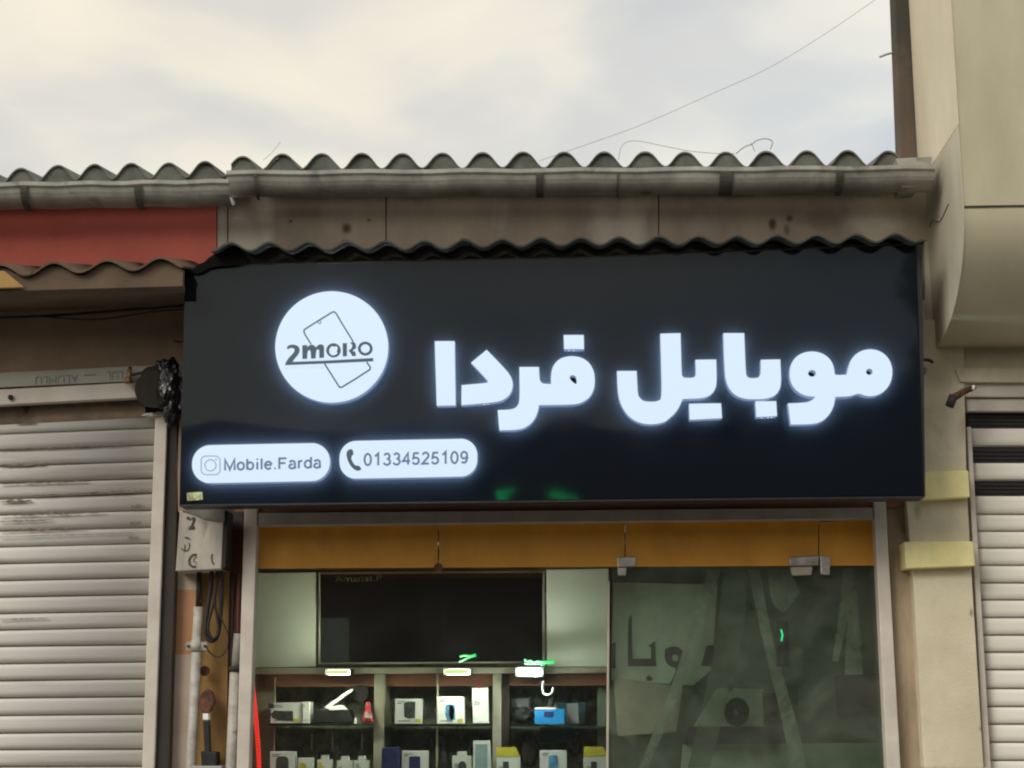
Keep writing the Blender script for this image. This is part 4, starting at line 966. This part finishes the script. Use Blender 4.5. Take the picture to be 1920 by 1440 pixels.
for z_, r_ in ((0, .018), (.08, .024), (.35, .023), (.5, .016), (.62, .010), (.72, .013), (.9, .012), (1, .006)):
    ring = [bm.verts.new(bs_+Vector((r_*math.cos(2*math.pi*i/14), r_*math.sin(2*math.pi*i/14), z_*hgt))) for i in range(14)]
    if prev:
        for i in range(14): bm.faces.new((prev[i], prev[(i+1) % 14], ring[(i+1) % 14], ring[i])).smooth = True
    else: bm.faces.new(ring[::-1])
    prev = ring
bm.faces.new(prev); link('bottle_body', finish(bm, 'bottle_body'), M['redplastic'], rdb)
quad('bottle_label', rc(684, 1338, 696, 1346), YC+.004, .003, M['lightblue'], rdb)
carton('product_box', [(741, 1310), (792, 1310), (790, 1357), (740, 1357)], YC, .05, 'white', 'square white box with black phone case picture, left of the middle bay', 'box',
       [('case_picture', [(757, 1318), (765, 1315), (779, 1316), (778, 1346), (765, 1348), (758, 1344)], 'greyprint')], bx)
carton('product_box', [(819, 1306), (870, 1306), (871, 1357), (819, 1357)], YC-.01, .06, 'white', 'white box with a blue smart watch picture in the middle bay', 'box',
       [('watch_picture', [(836, 1322), (845, 1320), (853, 1322), (854, 1350), (838, 1350), (834, 1338)], 'blueprint'), ('watch_strap', ell(847, 1336, 5, 14, 14), 'greyprint')], bx)
tb = carton('tall_box', [(885, 1290), (915, 1290), (916, 1356), (887, 1356)], YC, .05, 'white', 'tall narrow cream box with red tab against the middle post', 'box', [('red_tab', rc(896, 1286, 902, 1290.5), 'redplastic')], bx)
carton('blue_box', [(1003, 1329), (1058, 1329), (1058, 1358), (1003, 1358)], YC, .08, 'blue', 'bright blue flat box with dark logo patch in the right bay', 'box', [('logo_patch', rc(1020, 1334, 1038, 1344), 'navy'), ('white_edge', rc(1003, 1326, 1042, 1330), 'white')], bx)
carton('router_box', rrect(967, 1308, 991, 1334, 5, 0, 3), YC+.18, .04, 'greydev', 'small grey square device hanging behind the right bay', 'device', bev=0)
carton('teal_box', [(1042, 1318), (1098, 1316), (1098, 1350), (1060, 1352)], YC+.2, .06, 'teal', 'muted teal box behind the bright blue one', 'box', grp=bx, bev=.002)
carton('teal_box', [(1012, 1362), (1098, 1360), (1098, 1390), (1012, 1394)], YC+.22, .06, 'teal', 'wide dim teal box just under the upper right shelf', 'box', grp=bx, bev=.002)
carton('grey_gadget', [(1062, 1320), (1084, 1318), (1086, 1358), (1064, 1358)], YC+.08, .04, 'greydev', 'grey gadget standing right of the bright blue box', 'gadget', bev=.003)
tag(tube('display_hook', [P(1019, 1276, YC), P(1017, 1288, YC), P(1019, 1299, YC), P(1027, 1303, YC), P(1035, 1299, YC), P(1037, 1288, YC)], .0055, M['white']), 'white U shaped hook hanging below the brightest shelf lamp', 'hook')
tag(tube('hanging_clip', [P(1036, 1304, YC+.02), P(1034, 1315, YC+.02), P(1032, 1328, YC+.02)], .014, M['black']), 'black clip hanging between the white hook and the blue box', 'clip')
# lower row
carton('product_box', rc(506, 1409, 552, 1474), YC, .08, 'white', 'white box with a dark round speaker picture at the left of the lower row', 'box', [('speaker_picture', rrect(517, 1418, 541, 1460, 8, 0, 3), 'greyprint')], bx)
def tabbox(x0, x1, y0, Y, lab, extra=(), tw=.5, mt='white'):
    c_ = (x0+x1)/2; h_ = (x1-x0)*tw/2
    e_ = carton('hang_tab_box', [(x0, y0), (c_-h_, y0), (c_-h_+1, y0-8), (c_+h_-1, y0-8), (c_+h_, y0), (x1, y0), (x1, 1474), (x0, 1474)], Y, .04, mt, lab, 'box', extra, 'small hang tab boxes in the lower row', .0)
    return e_
carton('hang_tab_box', rc(559, 1421, 587, 1474), YC, .04, 'white', 'small white box with a yellow green print, first right of the round speaker picture box', 'box', [('yellow_print', ell(568, 1438, 7, 8, 12), 'yellow')], 'small hang tab boxes in the lower row')
tabbox(595, 622, 1424, YC, 'small white hang tab box with a yellow speck, second of the small ones', [('speck', rc(597, 1430, 604, 1440), 'yellow')])
tabbox(632, 661, 1426, YC, 'plain small white hang tab box, third of the small ones')
tabbox(664, 692, 1426, YC, 'small white hang tab box nearest the left divider', [('speck', rc(667, 1432, 673, 1440), 'lightblue')])
carton('dark_case', [(716, 1402), (748, 1400), (750, 1474), (714, 1474)], YC-.03, .08, 'navy', 'blue black case in front of the left divider in the lower row', 'case', bev=.004)
carton('product_box', rc(753, 1408, 802, 1474), YC, .06, 'white', 'white box with a blue phone picture, lower row of the middle bay', 'box', [('phone_picture', rrect(767, 1418, 788, 1470, 3, 0, 3), 'navy')], bx)
tabbox(848, 884, 1417, YC, 'white hang tab box with a dark oval print below the watch box', [('oval_print', ell(867, 1438, 8, 11, 14), 'greyprint')])
carton('tall_box', [(887, 1389), (918, 1389), (922, 1474), (887, 1474)], YC-.01, .05, 'white', 'tall white box with pale teal front, lower row by the middle post', 'box', [('teal_front', rc(891, 1395, 914, 1470), 'lightblue')], bx)
for x0, x1, yt, lab, prx in ((931, 975, 1401, 'white box with folded yellow top just right of the middle post', 948), (1094, 1139, 1400, 'white box with yellow top next to the glass door', 1113)):
    carton('yellow_top_box', rc(x0, yt+16, x1, 1474), YC, .06, 'white', lab, 'box',
           [('yellow_top', [(x0, yt), (x1-8, yt), (x1-2, yt+12), (x1, yt+17), (x0, yt+19)], 'yellow'), ('grey_print', rc(prx-5, 1428, prx+6, 1460), 'greyprint')], 'boxes with yellow tops', bev=0)
carton('product_box', rc(1012, 1407, 1063, 1474), YC, .06, 'white', 'white box with narrow blue picture between the two yellow topped boxes', 'box', [('blue_picture', rrect(1029, 1416, 1046, 1466, 4, 0, 3), 'blueprint')], bx)
for x0, y0, x1, y1, lab in ((958, 1325, 1000, 1357, 'black rounded case left of the bright blue box'), (978, 1385, 1008, 1440, 'dim grey gadget left of the narrow blue picture box'), (1066, 1376, 1092, 1420, 'black round gadget right of the dim teal box')):
    tag(blob('dark_gadget', P((x0+x1)/2, (y0+y1)/2, YC+.12), ((x1-x0)/900, .03, (y1-y0)/900), M['black'] if 'black' in lab else M['dark'], None, x0*.01, sub=3), lab, 'gadget')
# red led rope curving along the left jamb
rope = empty('led_rope', P(485, 1440, .1), 'glowing red light rope bowing down the inner left edge of the window', 'light rope')
for dx in (-2.2, 2.2):
    path = smooth_path([P(473+dx*.5, 1272, .12), P(476+dx*.8, 1305, .12), P(480+dx, 1350, .12), P(484+dx, 1400, .12), P(486+dx, 1450, .12), P(486+dx, 1500, .12)], 10)
    for k_ in range(len(path)-1):
        a_, b_ = path[k_], path[k_+1]
        tube('led_segment', [a_.lerp(b_, .06), a_.lerp(b_, .86)], .0046, M['red_led'], rope, seg=6, smooth=False)
    tube('rope_core', path, .0030, M['redplastic'], rope, seg=6, smooth=False)

# ---- behind the door, street reflections in its glass built as solids: dim grey-green wall with a pale board, dark lettering, slanting film strips
YD = .42
dm = quad('interior_board', [(1120, 1040), (1700, 1040), (1720, 1520), (1120, 1520)], YD, .03, M['haze_wall'], shop)
pbd = empty('notice_board', P(1250, 1290, YD-.02), 'pale green board with broken dark lettering behind the glass door', 'board')
quad('board_sheet', [(1150, 1092), (1345, 1096), (1335, 1255), (1300, 1285), (1146, 1275)], YD-.03, .01, M['haze_pale'], pbd)
def R8(l): return [(1120+u/2.88, 940+v/2.88) for u, v in l]
YQ = YD-.035
for l in ([(165, 640), (185, 610), (190, 850), (290, 850), (290, 790), (275, 780), (312, 755), (318, 890), (165, 890)], [(75, 770), (98, 760), (98, 900), (75, 900)], [(560, 890), (590, 780), (630, 775), (630, 890)], [(262, 950), (280, 940), (300, 955), (290, 970), (268, 968)], [(820, 545), (838, 560), (845, 595), (820, 585)], [(700, 990), (720, 980), (735, 1000), (728, 1025), (705, 1020)]):
    shape('lettering', [R8(l)], YQ, .004, M['print_dark'], pbd)
shape('lettering', [R8([(365, 800), (400, 780), (450, 790), (478, 840), (460, 900), (440, 960), (420, 990), (390, 988), (420, 930), (425, 900), (380, 885), (362, 845)]), R8(ell(420, 845, 18, 20, 10))], YQ, .004, M['print_dark'], pbd)
cb = empty('black_counter', P(1375, 1390, YD-.1), 'black low box with round reel standing on it behind the glass door', 'box')
quad('counter_box', [(1290, 1364), (1462, 1362), (1466, 1393), (1286, 1395)], YD-.12, .1, M['print_dark'], cb, .004)
shape('reel', [ell(1382, 1335, 23, 27, 28), ell(1381, 1336, 6, 7, 12)], YD-.1, .04, M['print_dark'], cb)
quad('counter_post', [(1430, 1300), (1458, 1300), (1460, 1362), (1436, 1362)], YD-.09, .03, M['dark_int'], cb)
quad('pale_poster', [(1344, 1290), (1432, 1292), (1432, 1362), (1300, 1362)], YD-.02, .003, M['haze_pale'], shop)
quad('pink_poster', [(1150, 1268), (1280, 1290), (1268, 1372), (1158, 1380)], YD-.05, .004, mat('dull_pinkish_grey_paper', (.6, .52, .42), .8, .15, 5), shop)
quad('brown_panel', [(1565, 1265), (1655, 1262), (1660, 1335), (1570, 1338)], YD-.04, .01, M['dark_int'], shop)
quad('pale_panel', [(1280, 1396), (1700, 1392), (1720, 1520), (1270, 1520)], YD-.02, .004, M['haze_pale'], shop)
strips = [([(1328, 1068), (1352, 1068), (1292, 1260), (1215, 1440), (1198, 1440), (1270, 1260)], 0), ([(1402, 1068), (1424, 1068), (1450, 1210), (1498, 1365), (1512, 1440), (1482, 1440), (1470, 1365), (1432, 1210)], 1), ([(1582, 1066), (1606, 1066), (1590, 1160), (1572, 1240), (1560, 1240), (1574, 1150)], 2), ([(1590, 1130), (1606, 1100), (1618, 1265), (1584, 1265)], 3), ([(1440, 1068), (1480, 1068), (1500, 1110), (1470, 1150), (1445, 1130)], 4), ([(1356, 1068), (1398, 1068), (1400, 1180), (1330, 1440), (1290, 1440), (1345, 1200)], 5)]
labs = ['long dusty film strip slanting down to the left behind the door', 'straight dusty film strip slanting down to the right behind the door', 'thin dusty film strip slanting near the right jamb', 'short triangular film scrap near the right jamb', 'crumpled pale film scrap below the large door clamp', 'wide darker film strip between the two long slanting strips']
for (pts, i), lab in zip(strips, labs):
    bm = bmesh.new(); cs = chaikin(pts, 60, 2)
    tag(shape('film_strip', [pts], YD-.14-.025*i, .004, M['film'] if i != 5 else M['film_dim'], None, lim=60), lab, 'film strip', 'film strips hanging behind the door')
g_ = empty('green_indicator', P(1466, 1190, YD-.28), 'small green glowing indicator on a dark round pod behind the door', 'indicator')  # glowing tube put in for a green reflection in the door glass
tube('pod', [P(1466, 1165, YD-.22), P(1468, 1200, YD-.22), P(1468, 1250, YD-.22)], .028, M['print_dark'], g_)
tube('glow_tick', [P(1464, 1180, YD-.3), P(1467, 1190, YD-.3), P(1465, 1202, YD-.3)], .0035, emit('green_indicator_glow', (0, 1, .45), 1.2), g_)
# room shell
wbox('room_ceiling', (xa, .12, P(1000, 1035, .12).z+.05), (xb, 3.2, P(1000, 1035, .12).z+.1), M['recess'], shop)
wbox('room_floor', (xa, .12, GZ), (xb, 3.2, GZ+.02), M['paving'], shop)
# low parapet of the window and door threshold
wbox('threshold', (X(470, 1440, 0), -.03, GZ), (X(1690, 1440, 0), .12, GZ+.08), M['paving'], shop)

# green neon reflections in the window, put in as two glowing tube scripts
def script(px, Y, lab):
    o = empty('green_light_script', P(*px[0][0], Y), lab, 'light sign', 'green light scripts')
    for seg_ in px: tube('glow_tube', [P(a, b, Y) for a, b in seg_], .0045, M['green_led_win'], o, seg=6)
M['green_led_win'] = emit('green_led_script_glow', (.0, 1, .22), .85)
script([[(861, 1241), (872, 1236), (884, 1231), (892, 1229)], [(862, 1231), (872, 1229), (882, 1230), (892, 1227)]], .20, 'short green glowing stroke below the black screen')
script([[(983, 1236), (988, 1240), (995, 1239), (1001, 1242), (1008, 1240), (1016, 1241), (1026, 1240), (1035, 1239), (1040, 1241)], [(983, 1244), (1000, 1245), (1020, 1244), (1038, 1244)], [(1012, 1246), (1022, 1247)]], .20, 'long wavy green glowing script above the brightest shelf lamp')

# ---------------------------------------------------------------- the other side of the street (seen only as reflections)
YO2 = -15.0
opp = empty('street_building', Vector((0, YO2, 0)), 'dark brown two storey row across the street, seen only mirrored in the glossy sign', 'building')
def mir(px, py, Ym, Yt=YO2):                    # real place of what is mirrored at a pixel in the plane Ym
    q = P(px, py, 2*Ym-Yt); return Vector((q.x, Yt, q.z))
zr = mir(960, 765, YF).z
for i, (x0, x1, dz, mk) in enumerate(((-40, -6.5, .3, 'opp_wall'), (-6.48, 1.2, -.25, 'opp_red'), (1.22, 5.9, .35, 'opp_wall'), (5.92, 40, -.1, 'opp_red'))):
    wbox('wall', (x0, YO2-6, 0), (x1, YO2, zr+dz), M[mk], opp)
for i in range(14):
    x0 = -16+i*2.4
    fr_ = wbox('window', (x0, YO2+.002, 3.4), (x0+1.2, YO2+.05, 4.7), M['black'], opp)
for i in range(8):
    x0 = -15+i*4
    wbox('shop_door', (x0, YO2+.002, .14), (x0+3, YO2+.06, 2.5), M['dark'], opp)
a = mir(602, 1160, YG); b = mir(655, 1242, YG)
wbox('pale_door', (a.x, YO2+.06, b.z), (b.x, YO2+.1, a.z), M['opp_pale'], opp)
def green(px, Ym, lab):
    o = empty('green_street_light', mir(*px[0][0], Ym), lab, 'light sign', 'green light tubes across the street')
    for seg_ in px: tube('glow_tube', [mir(a, b, Ym, YO2+.2) for a, b in seg_], .012, M['green_led'], o, seg=6)
green([[(932, 918), (945, 919), (958, 917), (968, 917)], [(934, 924), (946, 926), (958, 929)], [(934, 931), (944, 932)]], YF, 'bent green light tube across the street mirrored in the sign, left one')
green([[(1028, 927), (1036, 930), (1048, 930), (1060, 933), (1076, 934), (1086, 935)], [(1030, 931), (1045, 934), (1060, 935)]], YF, 'wavy green light tube across the street mirrored in the sign, right one')
# a dark tree standing across the street: its mirror image darkens the right end of the sign
tr = empty('street_tree', Vector((mir(1716, 560, YF).x+.1, YO2+1.4, .13)), 'slim dark evergreen tree across the street, mirrored at the right end of the glossy sign', 'tree')
M['bark'] = mat('dark_bark', (.06, .045, .035), .95, .3, 20, bump=.6); M['leaf'] = mat('dark_green_leaf', (.03, .05, .025), .7, .4, 3)
tz = mir(1716, 470, YF).z+.3
tube('trunk', [tr.location+Vector((0, 0, 0)), tr.location+Vector((.05, 0, 2)), tr.location+Vector((0, .05, tz-.6))], lambda q: .11-.08*q, M['bark'], tr)
bm = bmesh.new(); rnd = random.Random(9)
for k_ in range(2600):
    h_ = rnd.uniform(0, 1); rad_ = .62*math.sin(math.pi*min(h_*.9+.1, 1))**.7*(1+.35*math.sin(h_*17)+.2*math.sin(h_*41))
    a_ = rnd.uniform(0, 6.283); r_ = rad_*rnd.uniform(.3, 1)**.6
    c_ = tr.location+Vector((r_*math.cos(a_), r_*math.sin(a_), 1.6+(tz-1.6)*h_))
    bmesh.ops.create_grid(bm, x_segments=1, y_segments=1, size=.05, matrix=Matrix.Translation(c_) @ Matrix.Rotation(rnd.uniform(0, 6), 4, 'Z') @ Matrix.Rotation(rnd.uniform(.3, 1.5), 4, 'X'))
link('crown', finish(bm, 'crown'), M['leaf'], tr)
